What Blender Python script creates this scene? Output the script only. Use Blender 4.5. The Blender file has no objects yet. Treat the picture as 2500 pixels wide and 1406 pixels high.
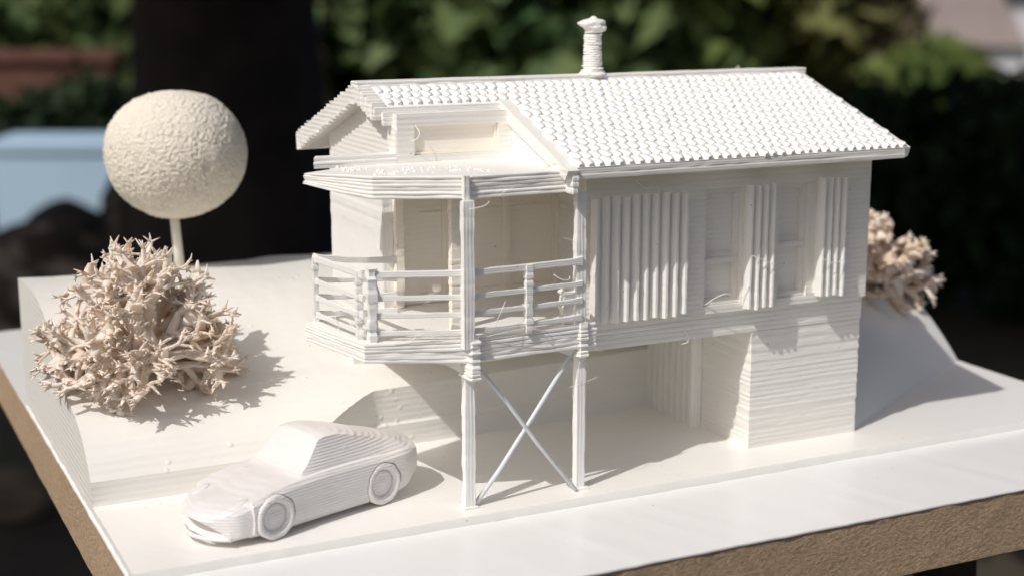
import bpy, bmesh, math, random
from mathutils import Vector, Matrix, noise

random.seed(7)
S = bpy.context.scene
COL = S.collection
S.unit_settings.scale_length = 0.1          # one unit is one decimetre: the model house is about 12 cm long
R = math.radians

# ------------------------------------------------------------------ camera
# X runs along the front of the model house, Y to its back, Z up; the origin is the foot of the right-hand post
CAM = Vector((-1.36258, -2.48245, 1.0))
HEAD = R(63.954)                              # heading of the lens, from the X axis
PITCH = R(11.791)
hd = Vector((math.cos(HEAD), math.sin(HEAD), 0))
rt = Vector((math.sin(HEAD), -math.cos(HEAD), 0))
fw = hd * math.cos(PITCH) - Vector((0, 0, math.sin(PITCH)))
cu = hd * math.sin(PITCH) + Vector((0, 0, math.cos(PITCH)))
cam = bpy.data.cameras.new('camera')
camo = bpy.data.objects.new('camera', cam)
COL.objects.link(camo)
m = Matrix.Identity(4)
for i in range(3):
    m[i][0], m[i][1], m[i][2], m[i][3] = rt[i], cu[i], -fw[i], CAM[i]
camo.matrix_world = m
cam.sensor_width = 36
cam.lens = 52.0
cam.clip_start = 0.05
cam.clip_end = 6000
cam.dof.use_dof = True
cam.dof.focus_distance = 2.93
cam.dof.aperture_fstop = 1.55
cam.dof.aperture_blades = 0
S.camera = camo

# ------------------------------------------------------------------ sky, sun, exposure
KX, KY = 0.83, 0.34                           # a shadow moves this far per unit of height
world = bpy.data.worlds.new('World')
S.world = world
world.use_nodes = True
nt = world.node_tree
sky = nt.nodes.new('ShaderNodeTexSky')
sky.sky_type = 'NISHITA'
sky.sun_disc = False
sky.dust_density = 4.0
sky.air_density = 0.7
sky.ozone_density = 0.2
sky.sun_elevation = math.atan2(1, math.hypot(KX, KY))
sky.sun_rotation = math.atan2(-KX, -KY)
nt.links.new(sky.outputs[0], nt.nodes['Background'].inputs[0])
nt.nodes['Background'].inputs[1].default_value = 0.086
sun = bpy.data.lights.new('sun', 'SUN')
sun.energy = 2.8
sun.angle = R(0.5)
sun.color = (1.0, 0.968, 0.93)
suno = bpy.data.objects.new('sun', sun)
COL.objects.link(suno)
suno.rotation_euler = Vector((KX, KY, -1)).to_track_quat('-Z', 'Y').to_euler()
suno.location = (-4, -2, 8)
S.view_settings.view_transform = 'Standard'
S.view_settings.look = 'None'
S.view_settings.exposure = 0.0
S.view_settings.gamma = 1.0
S.view_settings.use_curve_mapping = False
S.render.engine = 'CYCLES'
S.cycles.max_bounces = 10
S.cycles.diffuse_bounces = 8
S.cycles.glossy_bounces = 3
S.cycles.transmission_bounces = 4
S.cycles.use_denoising = True
S.cycles.caustics_reflective = False
S.cycles.caustics_refractive = False

# ------------------------------------------------------------------ materials
def newmat(name):
    mt = bpy.data.materials.new(name)
    mt.use_nodes = True
    return mt, mt.node_tree, mt.node_tree.nodes['Principled BSDF']

def N(nt, kind, **kw):
    n = nt.nodes.new(kind)
    for k, v in kw.items():
        if k in n.inputs:
            n.inputs[k].default_value = v
        else:
            setattr(n, k, v)
    return n

def dust_specks(nt, geo, col_out, b, sc=26.0, size=0.05, keep=0.72):
    """A scatter of tiny brown and grey dust grains lying on a surface."""
    L = nt.links.new
    vo = N(nt, 'ShaderNodeTexVoronoi', Scale=sc)
    L(geo.outputs['Position'], vo.inputs['Vector'])
    lt = N(nt, 'ShaderNodeMath', operation='LESS_THAN')
    lt.inputs[1].default_value = size
    L(vo.outputs['Distance'], lt.inputs[0])
    sp = N(nt, 'ShaderNodeSeparateColor')
    L(vo.outputs['Color'], sp.inputs[0])
    gt = N(nt, 'ShaderNodeMath', operation='GREATER_THAN')
    gt.inputs[1].default_value = keep
    L(sp.outputs[0], gt.inputs[0])
    mu = N(nt, 'ShaderNodeMath', operation='MULTIPLY')
    L(lt.outputs[0], mu.inputs[0]); L(gt.outputs[0], mu.inputs[1])
    m2 = N(nt, 'ShaderNodeMath', operation='MULTIPLY')
    m2.inputs[1].default_value = 0.55
    L(mu.outputs[0], m2.inputs[0])
    mx = N(nt, 'ShaderNodeMix', data_type='RGBA')
    mx.inputs['B'].default_value = (0.22, 0.18, 0.14, 1)
    L(m2.outputs[0], mx.inputs['Factor'])
    L(col_out, mx.inputs['A'])
    L(mx.outputs['Result'], b.inputs['Base Color'])

def plastic(name, col, rough=0.42, layer=0.0102, layer_amt=0.35, speck=0.25, lump=0.25, axis=2, dist=0.004, sss=0.0, trans=0.0):
    """3D-printed filament: fine wavy layer lines along one axis, small lumps and nubs, faint tonal variation."""
    mt, nt, b = newmat(name)
    L = nt.links.new
    geo = N(nt, 'ShaderNodeNewGeometry')
    # warped position -> layer lines
    n1 = N(nt, 'ShaderNodeTexNoise', Scale=9.0, Detail=3.0)
    L(geo.outputs['Position'], n1.inputs['Vector'])
    sep = N(nt, 'ShaderNodeSeparateXYZ')
    L(geo.outputs['Position'], sep.inputs[0])
    wob = N(nt, 'ShaderNodeMath', operation='MULTIPLY_ADD')
    wob.inputs[1].default_value = 0.0035
    L(n1.outputs['Fac'], wob.inputs[0])
    L(sep.outputs[axis], wob.inputs[2])
    fr = N(nt, 'ShaderNodeMath', operation='MULTIPLY')
    fr.inputs[1].default_value = 2 * math.pi / layer
    L(wob.outputs[0], fr.inputs[0])
    si = N(nt, 'ShaderNodeMath', operation='SINE')
    L(fr.outputs[0], si.inputs[0])
    # irregular strength of the lines from place to place (stretched along the line)
    mp = N(nt, 'ShaderNodeMapping')
    sc = [7.0, 7.0, 7.0]
    sc[axis] = 60.0
    mp.inputs['Scale'].default_value = sc
    L(geo.outputs['Position'], mp.inputs['Vector'])
    n2 = N(nt, 'ShaderNodeTexNoise', Scale=1.0, Detail=4.0, Roughness=0.7)
    L(mp.outputs[0], n2.inputs['Vector'])
    mul = N(nt, 'ShaderNodeMath', operation='MULTIPLY')
    L(si.outputs[0], mul.inputs[0]); L(n2.outputs['Fac'], mul.inputs[1])
    a1 = N(nt, 'ShaderNodeMath', operation='MULTIPLY')
    a1.inputs[1].default_value = layer_amt
    L(mul.outputs[0], a1.inputs[0])
    a1b = N(nt, 'ShaderNodeMath', operation='MULTIPLY_ADD')
    a1b.inputs[1].default_value = layer_amt * 1.6
    L(n2.outputs['Fac'], a1b.inputs[0]); L(a1.outputs[0], a1b.inputs[2])
    # lumps
    n3 = N(nt, 'ShaderNodeTexNoise', Scale=38.0, Detail=2.0)
    L(geo.outputs['Position'], n3.inputs['Vector'])
    a2 = N(nt, 'ShaderNodeMath', operation='MULTIPLY_ADD')
    a2.inputs[1].default_value = lump
    L(n3.outputs['Fac'], a2.inputs[0]); L(a1b.outputs[0], a2.inputs[2])
    # nubs
    vo = N(nt, 'ShaderNodeTexVoronoi', Scale=30.0)
    vo.inputs['Randomness'].default_value = 1.0
    L(geo.outputs['Position'], vo.inputs['Vector'])
    mr = N(nt, 'ShaderNodeMapRange')
    mr.inputs['From Min'].default_value = 0.0
    mr.inputs['From Max'].default_value = 0.22
    mr.inputs['To Min'].default_value = speck
    mr.inputs['To Max'].default_value = 0.0
    L(vo.outputs['Distance'], mr.inputs['Value'])
    n5 = N(nt, 'ShaderNodeTexNoise', Scale=6.0, Detail=1.0)
    L(geo.outputs['Position'], n5.inputs['Vector'])
    gt = N(nt, 'ShaderNodeMath', operation='GREATER_THAN')
    gt.inputs[1].default_value = 0.54
    L(n5.outputs['Fac'], gt.inputs[0])
    sm = N(nt, 'ShaderNodeMath', operation='MULTIPLY')
    L(mr.outputs[0], sm.inputs[0]); L(gt.outputs[0], sm.inputs[1])
    a3 = N(nt, 'ShaderNodeMath', operation='ADD')
    L(a2.outputs[0], a3.inputs[0]); L(sm.outputs[0], a3.inputs[1])
    bp = N(nt, 'ShaderNodeBump')
    bp.inputs['Strength'].default_value = 1.0
    bp.inputs['Distance'].default_value = dist
    L(a3.outputs[0], bp.inputs['Height'])
    L(bp.outputs[0], b.inputs['Normal'])
    # tone
    n4 = N(nt, 'ShaderNodeTexNoise', Scale=5.0, Detail=5.0, Roughness=0.6)
    L(geo.outputs['Position'], n4.inputs['Vector'])
    mx = N(nt, 'ShaderNodeMix', data_type='RGBA')
    mx.inputs['A'].default_value = (col[0] * 0.955, col[1] * 0.95, col[2] * 0.93, 1)
    mx.inputs['B'].default_value = (*col, 1)
    L(n4.outputs['Fac'], mx.inputs['Factor'])
    dust_specks(nt, geo, mx.outputs['Result'], b)
    b.inputs['Roughness'].default_value = rough
    b.inputs['Specular IOR Level'].default_value = 0.45
    if trans:
        tr = N(nt, 'ShaderNodeBsdfTranslucent')
        tr.inputs['Color'].default_value = (min(1, col[0] * 1.08), col[1] * 1.03, col[2] * 0.93, 1)
        ms = N(nt, 'ShaderNodeMixShader')
        ms.inputs[0].default_value = trans
        out = nt.nodes['Material Output']
        L(b.outputs[0], ms.inputs[1]); L(tr.outputs[0], ms.inputs[2]); L(ms.outputs[0], out.inputs[0])
    if sss:
        b.inputs['Subsurface Weight'].default_value = sss
        b.inputs['Subsurface Radius'].default_value = (1.0, 0.75, 0.5)
        b.inputs['Subsurface Scale'].default_value = 0.02
    return mt

M = {}
M['print'] = plastic('white_filament', (0.875, 0.86, 0.83), dist=0.0015, lump=0.5)
M['wall'] = plastic('white_filament_wall', (0.85, 0.83, 0.79), layer=0.0108, layer_amt=0.34, dist=0.0013, rough=0.5, lump=0.4)
M['recess'] = plastic('white_filament_recess_glow', (0.94, 0.885, 0.79), layer=0.011, layer_amt=0.25, dist=0.0011)  # warm glow inside the recess put into the white filament's colour
M['slat'] = plastic('white_filament_slat', (0.87, 0.86, 0.835), layer=0.02, layer_amt=0.0, lump=0.35, speck=0.5, dist=0.0011)
M['vert'] = plastic('white_filament_upright', (0.87, 0.865, 0.85), layer=0.0071, layer_amt=0.3, axis=0, dist=0.0013, lump=0.5)
M['soil'] = plastic('white_filament_terrain', (0.815, 0.80, 0.765), layer=0.013, layer_amt=0.17, lump=0.45, speck=0.9, dist=0.0021, rough=0.5)
M['yard'] = plastic('white_filament_plate', (0.88, 0.866, 0.835), layer=0.02, layer_amt=0.0, lump=0.3, speck=0.3, dist=0.0014, rough=0.27)
M['car'] = plastic('white_filament_car', (0.775, 0.748, 0.74), layer=0.0056, layer_amt=0.4, lump=1.1, speck=0.9, dist=0.0012, rough=0.30)
M['tile'] = plastic('white_filament_tile', (0.88, 0.875, 0.855), layer=0.0095, layer_amt=0.2, lump=0.7, speck=0.4, dist=0.0016)
M['rail'] = plastic('white_filament_rail', (0.85, 0.845, 0.83), layer=0.004, layer_amt=0.2, lump=0.7, speck=0.5, dist=0.0014, rough=0.38)

def simple(name, col, rough=0.6, noise_scale=None, col2=None, bump=0.0, bump_scale=40.0, bump_dist=0.01, spec=0.3):
    mt, nt, b = newmat(name)
    L = nt.links.new
    b.inputs['Roughness'].default_value = rough
    b.inputs['Specular IOR Level'].default_value = spec
    b.inputs['Base Color'].default_value = (*col, 1)
    tc = N(nt, 'ShaderNodeNewGeometry')
    if noise_scale:
        n = N(nt, 'ShaderNodeTexNoise', Scale=noise_scale, Detail=5.0, Roughness=0.65)
        L(tc.outputs['Position'], n.inputs['Vector'])
        rp = N(nt, 'ShaderNodeValToRGB')
        rp.color_ramp.elements[0].position = 0.33
        rp.color_ramp.elements[1].position = 0.67
        rp.color_ramp.elements[0].color = (*col2, 1)
        rp.color_ramp.elements[1].color = (*col, 1)
        L(n.outputs['Fac'], rp.inputs[0])
        L(rp.outputs[0], b.inputs['Base Color'])
    if bump:
        n = N(nt, 'ShaderNodeTexNoise', Scale=bump_scale, Detail=6.0, Roughness=0.7)
        L(tc.outputs['Position'], n.inputs['Vector'])
        bp = N(nt, 'ShaderNodeBump')
        bp.inputs['Strength'].default_value = bump
        bp.inputs['Distance'].default_value = bump_dist
        L(n.outputs['Fac'], bp.inputs['Height'])
        L(bp.outputs[0], b.inputs['Normal'])
    return mt

M['paint'] = plastic('white_board_paint', (0.80, 0.80, 0.795), rough=0.3, layer=0.02, layer_amt=0.0, lump=0.08, speck=0.08, dist=0.0010)
M['rod'] = simple('grey_metal_rod', (0.74, 0.75, 0.78), 0.3, 60.0, (0.66, 0.67, 0.70))
M['rod'].node_tree.nodes['Principled BSDF'].inputs['Metallic'].default_value = 0.0
M['foam'] = simple('cream_foam_flock', (0.93, 0.875, 0.76), 0.9, 30.0, (0.89, 0.825, 0.695), 0.9, 120.0, 0.008, spec=0.1)
M['stem'] = simple('cream_stem', (0.80, 0.77, 0.67), 0.55, 20.0, (0.74, 0.70, 0.6), 0.4, 90.0, 0.002)
M['strand'] = simple('filament_strand', (0.88, 0.87, 0.84), 0.3)

def mdf():
    mt, nt, b = newmat('fibreboard')
    L = nt.links.new
    g = N(nt, 'ShaderNodeNewGeometry')
    mp = N(nt, 'ShaderNodeMapping')
    mp.inputs['Scale'].default_value = (95, 95, 130)
    L(g.outputs['Position'], mp.inputs['Vector'])
    n = N(nt, 'ShaderNodeTexNoise', Scale=1.0, Detail=6.0, Roughness=0.75)
    L(mp.outputs[0], n.inputs['Vector'])
    n2 = N(nt, 'ShaderNodeTexNoise', Scale=4.0, Detail=3.0)
    L(g.outputs['Position'], n2.inputs['Vector'])
    rp = N(nt, 'ShaderNodeValToRGB')
    rp.color_ramp.elements[0].position = 0.3
    rp.color_ramp.elements[1].position = 0.72
    rp.color_ramp.elements[0].color = (0.40, 0.30, 0.205, 1)
    rp.color_ramp.elements[1].color = (0.78, 0.60, 0.43, 1)
    L(n.outputs['Fac'], rp.inputs[0])
    mx = N(nt, 'ShaderNodeMix', data_type='RGBA', blend_type='MULTIPLY')
    mx.inputs['Factor'].default_value = 0.6
    rp2 = N(nt, 'ShaderNodeValToRGB')
    rp2.color_ramp.elements[0].color = (0.72, 0.68, 0.62, 1)
    rp2.color_ramp.elements[1].color = (1.15, 1.05, 0.95, 1)
    L(n2.outputs['Fac'], rp2.inputs[0])
    L(rp.outputs[0], mx.inputs['A']); L(rp2.outputs[0], mx.inputs['B'])
    L(mx.outputs['Result'], b.inputs['Base Color'])
    bp = N(nt, 'ShaderNodeBump')
    bp.inputs['Strength'].default_value = 0.9
    bp.inputs['Distance'].default_value = 0.012
    L(n.outputs['Fac'], bp.inputs['Height'])
    L(bp.outputs[0], b.inputs['Normal'])
    b.inputs['Roughness'].default_value = 0.85
    b.inputs['Specular IOR Level'].default_value = 0.15
    return mt
M['mdf'] = mdf()

def leafmat(name, c1, c2, sc, trans=0.35, rough=0.6, tcol=None):
    mt, nt, b = newmat(name)
    L = nt.links.new
    g = N(nt, 'ShaderNodeNewGeometry')
    n = N(nt, 'ShaderNodeTexNoise', Scale=sc, Detail=3.0)
    L(g.outputs['Position'], n.inputs['Vector'])
    mx = N(nt, 'ShaderNodeMix', data_type='RGBA')
    mx.inputs['A'].default_value = (*c1, 1)
    mx.inputs['B'].default_value = (*c2, 1)
    ad = N(nt, 'ShaderNodeMapRange')
    ad.inputs['From Min'].default_value = 0.35
    ad.inputs['From Max'].default_value = 0.65
    L(n.outputs['Fac'], ad.inputs['Value'])
    L(ad.outputs[0], mx.inputs['Factor'])
    L(mx.outputs['Result'], b.inputs['Base Color'])
    b.inputs['Roughness'].default_value = rough
    b.inputs['Specular IOR Level'].default_value = 0.2
    tr = N(nt, 'ShaderNodeBsdfTranslucent')
    if tcol:
        tr.inputs['Color'].default_value = (*tcol, 1)
    else:
        L(mx.outputs['Result'], tr.inputs['Color'])
    ms = N(nt, 'ShaderNodeMixShader')
    ms.inputs[0].default_value = trans
    out = nt.nodes['Material Output']
    L(b.outputs[0], ms.inputs[1]); L(tr.outputs[0], ms.inputs[2]); L(ms.outputs[0], out.inputs[0])
    return mt
M['lichen'] = leafmat('dried_lichen', (0.955, 0.86, 0.75), (0.99, 0.96, 0.915), 14.0, 0.32, 0.35, (0.97, 0.82, 0.66))
M['lichen_brown'] = leafmat('dried_lichen_brown', (0.92, 0.78, 0.60), (0.99, 0.95, 0.88), 9.0, 0.22, 0.4, (0.90, 0.52, 0.26))

# ------------------------------------------------------------------ object helpers
ROOTS = {}
def thing(name, label, cat, loc=(0, 0, 0), group=None):
    o = bpy.data.objects.new(name, None)
    COL.objects.link(o)
    o.location = loc
    o.empty_display_size = 0.05
    o['label'] = label
    o['category'] = cat
    if group:
        o['group'] = group
    ROOTS[o.name] = Vector(loc)
    return o

def tag(o, label, cat, group=None):
    o['label'] = label
    o['category'] = cat
    if group:
        o['group'] = group
    return o

def link(name, me, mat, parent=None):
    o = bpy.data.objects.new(name, me)
    COL.objects.link(o)
    if mat is not None:
        me.materials.clear()
        me.materials.append(mat)
    if parent is not None:
        o.parent = parent
        if parent.name in ROOTS:
            o.matrix_parent_inverse = Matrix.Translation(-ROOTS[parent.name])
    return o

class MB:
    def __init__(self):
        self.v, self.f = [], []
    def add(self, vs, fs):
        b = len(self.v)
        self.v += [tuple(p) for p in vs]
        self.f += [tuple(b + i for i in q) for q in fs]
    def box(self, x0, x1, y0, y1, z0, z1):
        self.add([(x0, y0, z0), (x1, y0, z0), (x1, y1, z0), (x0, y1, z0), (x0, y0, z1), (x1, y0, z1), (x1, y1, z1), (x0, y1, z1)],
                 [(3, 2, 1, 0), (4, 5, 6, 7), (0, 1, 5, 4), (1, 2, 6, 5), (2, 3, 7, 6), (3, 0, 4, 7)])
    def tube(self, pts, rad, n=6, cap=True, flat=1.0):
        pts = [Vector(p) for p in pts]
        if not isinstance(rad, (list, tuple)):
            rad = [rad] * len(pts)
        b = len(self.v)
        up = Vector((0.13, 0.21, 0.97)).normalized()
        prev = None
        for i, p in enumerate(pts):
            t = (pts[min(i + 1, len(pts) - 1)] - pts[max(i - 1, 0)])
            t = t.normalized() if t.length > 1e-9 else Vector((0, 0, 1))
            if prev is None:
                a = t.cross(up)
                if a.length < 0.05:
                    a = t.cross(Vector((1, 0, 0)))
                a.normalize()
            else:
                a = (prev - t * prev.dot(t)).normalized()
            prev = a
            c = t.cross(a)
            for k in range(n):
                an = 2 * math.pi * k / n
                self.v.append(tuple(p + (a * math.cos(an) * flat + c * math.sin(an)) * rad[i]))
        for i in range(len(pts) - 1):
            for k in range(n):
                k2 = (k + 1) % n
                self.f.append((b + i * n + k, b + i * n + k2, b + (i + 1) * n + k2, b + (i + 1) * n + k))
        if cap:
            self.f.append(tuple(b + k for k in reversed(range(n))))
            e = b + (len(pts) - 1) * n
            self.f.append(tuple(e + k for k in range(n)))
    def mesh(self, name, smooth=False):
        me = bpy.data.meshes.new(name)
        me.from_pydata(self.v, [], self.f)
        me.validate()
        if smooth:
            me.polygons.foreach_set('use_smooth', [True] * len(me.polygons))
        me.update()
        return me
    def build(self, name, mat, parent=None, smooth=False):
        return link(name, self.mesh(name, smooth), mat, parent)

def resample(outline, seg):
    pts, nor = [], []
    n = len(outline)
    area = sum(outline[i][0] * outline[(i + 1) % n][1] - outline[(i + 1) % n][0] * outline[i][1] for i in range(n))
    if area < 0:
        outline = list(reversed(outline))
    for i in range(n):
        a = Vector(outline[i]); b = Vector(outline[(i + 1) % n]); p = Vector(outline[i - 1])
        e = (b - a); ln = e.length; e.normalize()
        e0 = (a - p).normalized()
        n1 = Vector((e.y, -e.x)); n0 = Vector((e0.y, -e0.x))
        mi = (n0 + n1)
        mi = mi / max(0.4, mi.dot(n1)) if mi.length > 1e-6 else n1
        pts.append(a); nor.append(mi)
        k = max(1, int(round(ln / seg)))
        for j in range(1, k):
            pts.append(a + (b - a) * (j / k)); nor.append(n1)
    return pts, nor

def printed(mb, outline, z0, z1, lh=0.0085, bulge=0.0012, jit=0.0009, seg=0.025, seed=0.0, zfun=None, round_corner=0.0):
    """A wall or slab laid down layer by layer: each layer bulges, wanders and is set slightly off from the one below."""
    pts, nor = resample(outline, seg)
    n = len(pts)
    nl = max(1, int(round((z1 - z0) / lh)))
    rnd = random.Random(int(seed * 1000) + n)
    rings = []
    for k in range(nl):
        za = z0 + (z1 - z0) * k / nl
        zb = z0 + (z1 - z0) * (k + 1) / nl
        off = rnd.uniform(-1, 1) * jit
        amp = rnd.uniform(0.5, 1.5) * bulge
        if k == 0:
            rings.append((za, -amp * 0.6, k))
        rings.append((za + (zb - za) * 0.3, off + amp * 0.35, k))
        rings.append((za + (zb - za) * 0.7, off + amp * 0.35, k))
        rings.append((zb, -amp * (0.6 if k < nl - 1 else 0.3), k))
    b = len(mb.v)
    for (z, o, k) in rings:
        for i in range(n):
            w = noise.noise((pts[i].x * 34 + seed, pts[i].y * 34, k * 3.7 + seed)) * jit * 1.3
            w += noise.noise((pts[i].x * 9 + seed, pts[i].y * 9, k * 1.7 - seed)) * jit * 1.2
            p = pts[i] + nor[i] * (o + w)
            zz = z
            if zfun:
                zz = zfun(pts[i].x, pts[i].y, (z - z0) / (z1 - z0))
            zz += noise.noise((pts[i].x * 22 + 5, pts[i].y * 22 + seed, k * 0.9)) * jit * 0.7
            mb.v.append((p.x, p.y, zz))
    m_ = len(rings)
    for r in range(m_ - 1):
        for i in range(n):
            j = (i + 1) % n
            mb.f.append((b + r * n + i, b + r * n + j, b + (r + 1) * n + j, b + (r + 1) * n + i))
    mb.f.append(tuple(b + i for i in reversed(range(n))))
    mb.f.append(tuple(b + (m_ - 1) * n + i for i in range(n)))

def rect(x0, x1, y0, y1):
    return [(x0, y0), (x1, y0), (x1, y1), (x0, y1)]

def pr(name, outline, z0, z1, mat, parent, **kw):
    mb = MB()
    printed(mb, outline, z0, z1, **kw)
    return mb.build(name, mat, parent)

def holed_wall(x0, x1, z0, z1, holes, y0, y1, dx=0.03):
    """A wall in an X-Z plane with rectangular openings, as one closed mesh (front at y0)."""
    xs = sorted({x0, x1, *[h[0] for h in holes], *[h[1] for h in holes]})
    zs = sorted({z0, z1, *[h[2] for h in holes], *[h[3] for h in holes]})
    solid = {}
    for i in range(len(xs) - 1):
        for j in range(len(zs) - 1):
            cx, cz = (xs[i] + xs[i + 1]) / 2, (zs[j] + zs[j + 1]) / 2
            solid[i, j] = not any(h[0] < cx < h[1] and h[2] < cz < h[3] for h in holes)
    mb = MB()
    for (i, j), s in solid.items():
        if not s:
            continue
        a, b, c, d = xs[i], xs[i + 1], zs[j], zs[j + 1]
        mb.add([(a, y0, c), (b, y0, c), (b, y0, d), (a, y0, d)], [(0, 1, 2, 3)])
        mb.add([(a, y1, c), (b, y1, c), (b, y1, d), (a, y1, d)], [(3, 2, 1, 0)])
        if not solid.get((i - 1, j)):
            mb.add([(a, y0, c), (a, y1, c), (a, y1, d), (a, y0, d)], [(3, 2, 1, 0)])
        if not solid.get((i + 1, j)):
            mb.add([(b, y0, c), (b, y1, c), (b, y1, d), (b, y0, d)], [(0, 1, 2, 3)])
        if not solid.get((i, j - 1)):
            mb.add([(a, y0, c), (b, y0, c), (b, y1, c), (a, y1, c)], [(3, 2, 1, 0)])
        if not solid.get((i, j + 1)):
            mb.add([(a, y0, d), (b, y0, d), (b, y1, d), (a, y1, d)], [(0, 1, 2, 3)])
    return mb

def weld(o):
    bm = bmesh.new(); bm.from_mesh(o.data)
    bmesh.ops.remove_doubles(bm, verts=bm.verts, dist=1e-5)
    bm.to_mesh(o.data); bm.free()
    return o

# ================================================================== BASEBOARD AND TERRAIN
ZR = -0.018                                   # top of the white painted board (the road)
board = thing('baseboard', 'fibreboard base with a white painted top and raw brown edges under the model', 'board', (0.25, 0.4, -0.155))
mb = MB()
def board_core():
    xs = [-0.902 + (1.42 + 0.902) * i / 60 for i in range(61)]
    ys = [-0.356 + (2.0 + 0.356) * i / 50 for i in range(51)]
    rg = []
    per = [(x, ys[0]) for x in xs] + [(xs[-1], y) for y in ys[1:]] + [(x, ys[-1]) for x in reversed(xs[:-1])] + [(xs[0], y) for y in reversed(ys[1:-1])]
    zs = [-0.155, -0.152, -0.12, -0.09, -0.06, -0.035, -0.0235]
    n = len(per)
    for r, z in enumerate(zs):
        for (x, y) in per:
            d = 0.0018 * noise.noise((x * 40, y * 40, z * 60)) - (0.003 if r == 0 else 0)
            nx, ny = (x - 0.259) / 1.161, (y - 0.822) / 1.178
            ox = math.copysign(1, nx) if abs(nx) > 0.995 else 0
            oy = math.copysign(1, ny) if abs(ny) > 0.995 else 0
            mb.v.append((x + ox * d, y + oy * d, z))
    for r in range(len(zs) - 1):
        for i in range(n):
            j = (i + 1) % n
            mb.f.append((r * n + i, r * n + j, (r + 1) * n + j, (r + 1) * n + i))
    mb.f.append(tuple(reversed(range(n))))
    mb.f.append(tuple((len(zs) - 1) * n + i for i in range(n)))
board_core()
mb.build('core', M['mdf'], board)
mb = MB()
printed(mb, rect(-0.904, 1.422, -0.358, 2.002), -0.0235, ZR, lh=0.0055, bulge=0.0, jit=0.0011, seg=0.012, seed=3.3)
mb.build('painted_top', M['paint'], board)

# the yard plate that house, car and terrain stand on
yard = pr('yard', rect(-0.9, 1.40, -0.053, 1.17), ZR, 0.0, M['yard'], None, lh=0.018, bulge=0.0016, jit=0.0009, seg=0.03, seed=1.1)
yard['kind'] = 'structure'

PROF = [(0.313, 0.0), (0.3145, 0.025), (0.316, 0.049), (0.321, 0.054), (0.328, 0.066), (0.345, 0.086), (0.37, 0.107), (0.40, 0.125), (0.45, 0.143),
        (0.50, 0.154), (0.56, 0.166), (0.62, 0.192), (0.69, 0.236), (0.76, 0.278), (0.83, 0.297), (0.92, 0.305), (1.02, 0.307), (1.10, 0.302), (1.165, 0.294)]
def prof(y):
    for i in range(len(PROF) - 1):
        if y <= PROF[i + 1][0]:
            a, b = PROF[i], PROF[i + 1]
            t = max(0, (y - a[0]) / (b[0] - a[0]))
            return a[1] + (b[1] - a[1]) * t
    return PROF[-1][1]
FINE = []
for i in range(len(PROF) - 1):
    k = 1 if i < 4 else 3
    for j in range(k):
        t = j / k
        FINE.append((PROF[i][0] + (PROF[i + 1][0] - PROF[i][0]) * t, PROF[i][1] + (PROF[i + 1][1] - PROF[i][1]) * t))
FINE.append(PROF[-1])
def yfront(x):
    if x < -0.462: return 0.0
    if x < -0.28: return 0.318 + (0.415 - 0.318) * (x + 0.462) / 0.182
    return 0.415 + 0.028 * (x + 0.28) / 0.73
def terrain_block():
    mb = MB()
    xs = [-0.9 + 0.437 * i / 22 for i in range(23)] + [-0.462 + 0.1825 * i / 36 for i in range(37)] + [-0.25 + 0.70 * i / 24 for i in range(25)]
    n = len(FINE)
    for x in xs:
        yf = yfront(x)
        last = max([i for i, q in enumerate(FINE) if q[0] < yf], default=-1)
        for fi, (y, z) in enumerate(FINE):
            if fi == last:
                mb.v.append((x, yf, prof(yf))); continue
            zz = z
            if y < yf:
                yy = yf - (0.006 if z <= 0.05 else 0.0)
            else:
                yy = y
                if z > 0.06:
                    wn = max(0, 1 - max(0, y - yf) / 0.05) if x > -0.48 else 0
                    zz += (1 - wn) * 0.005 * noise.noise((x * 4, y * 5, 0.3)) + (1 - wn) * 0.0012 * noise.noise((x * 25, y * 40, 2.0))
                    zz += 0.010 * max(0, noise.noise((x * 6, 3.1, 0))) * max(0, (y - 0.9) / 0.26)
                else:
                    yy += 0.0012 * noise.noise((x * 20, z * 60, 7))
            mb.v.append((x, yy, zz))
    for c in range(len(xs) - 1):
        for i in range(n - 1):
            a = c * n + i
            mb.f.append((a, a + n, a + n + 1, a + 1))
    # sides, back, bottom
    for c, flip in ((0, False), (len(xs) - 1, True)):
        ring = list(range(c * n, c * n + n))
        x = xs[c]
        b = len(mb.v)
        mb.v.append((x, PROF[-1][0], 0.0005))
        ring.append(b)
        mb.f.append(tuple(ring) if not flip else tuple(reversed(ring)))
    b0 = n * len(xs); b1 = b0 + 1
    back = [c * n + n - 1 for c in range(len(xs))]
    mb.f.append(tuple(reversed(back)) + (b0, b1))
    o = mb.build('terrain', M['soil'])
    bm = bmesh.new(); bm.from_mesh(o.data)
    bmesh.ops.recalc_face_normals(bm, faces=bm.faces)
    bm.to_mesh(o.data); bm.free()
    # soft on the slopes, crisp on the cuts
    o.data.polygons.foreach_set('use_smooth', [len(p.vertices) == 4 for p in o.data.polygons])
    o.data.set_sharp_from_angle(angle=R(28))
    return o
terrain = terrain_block()
terrain['kind'] = 'structure'

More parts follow.
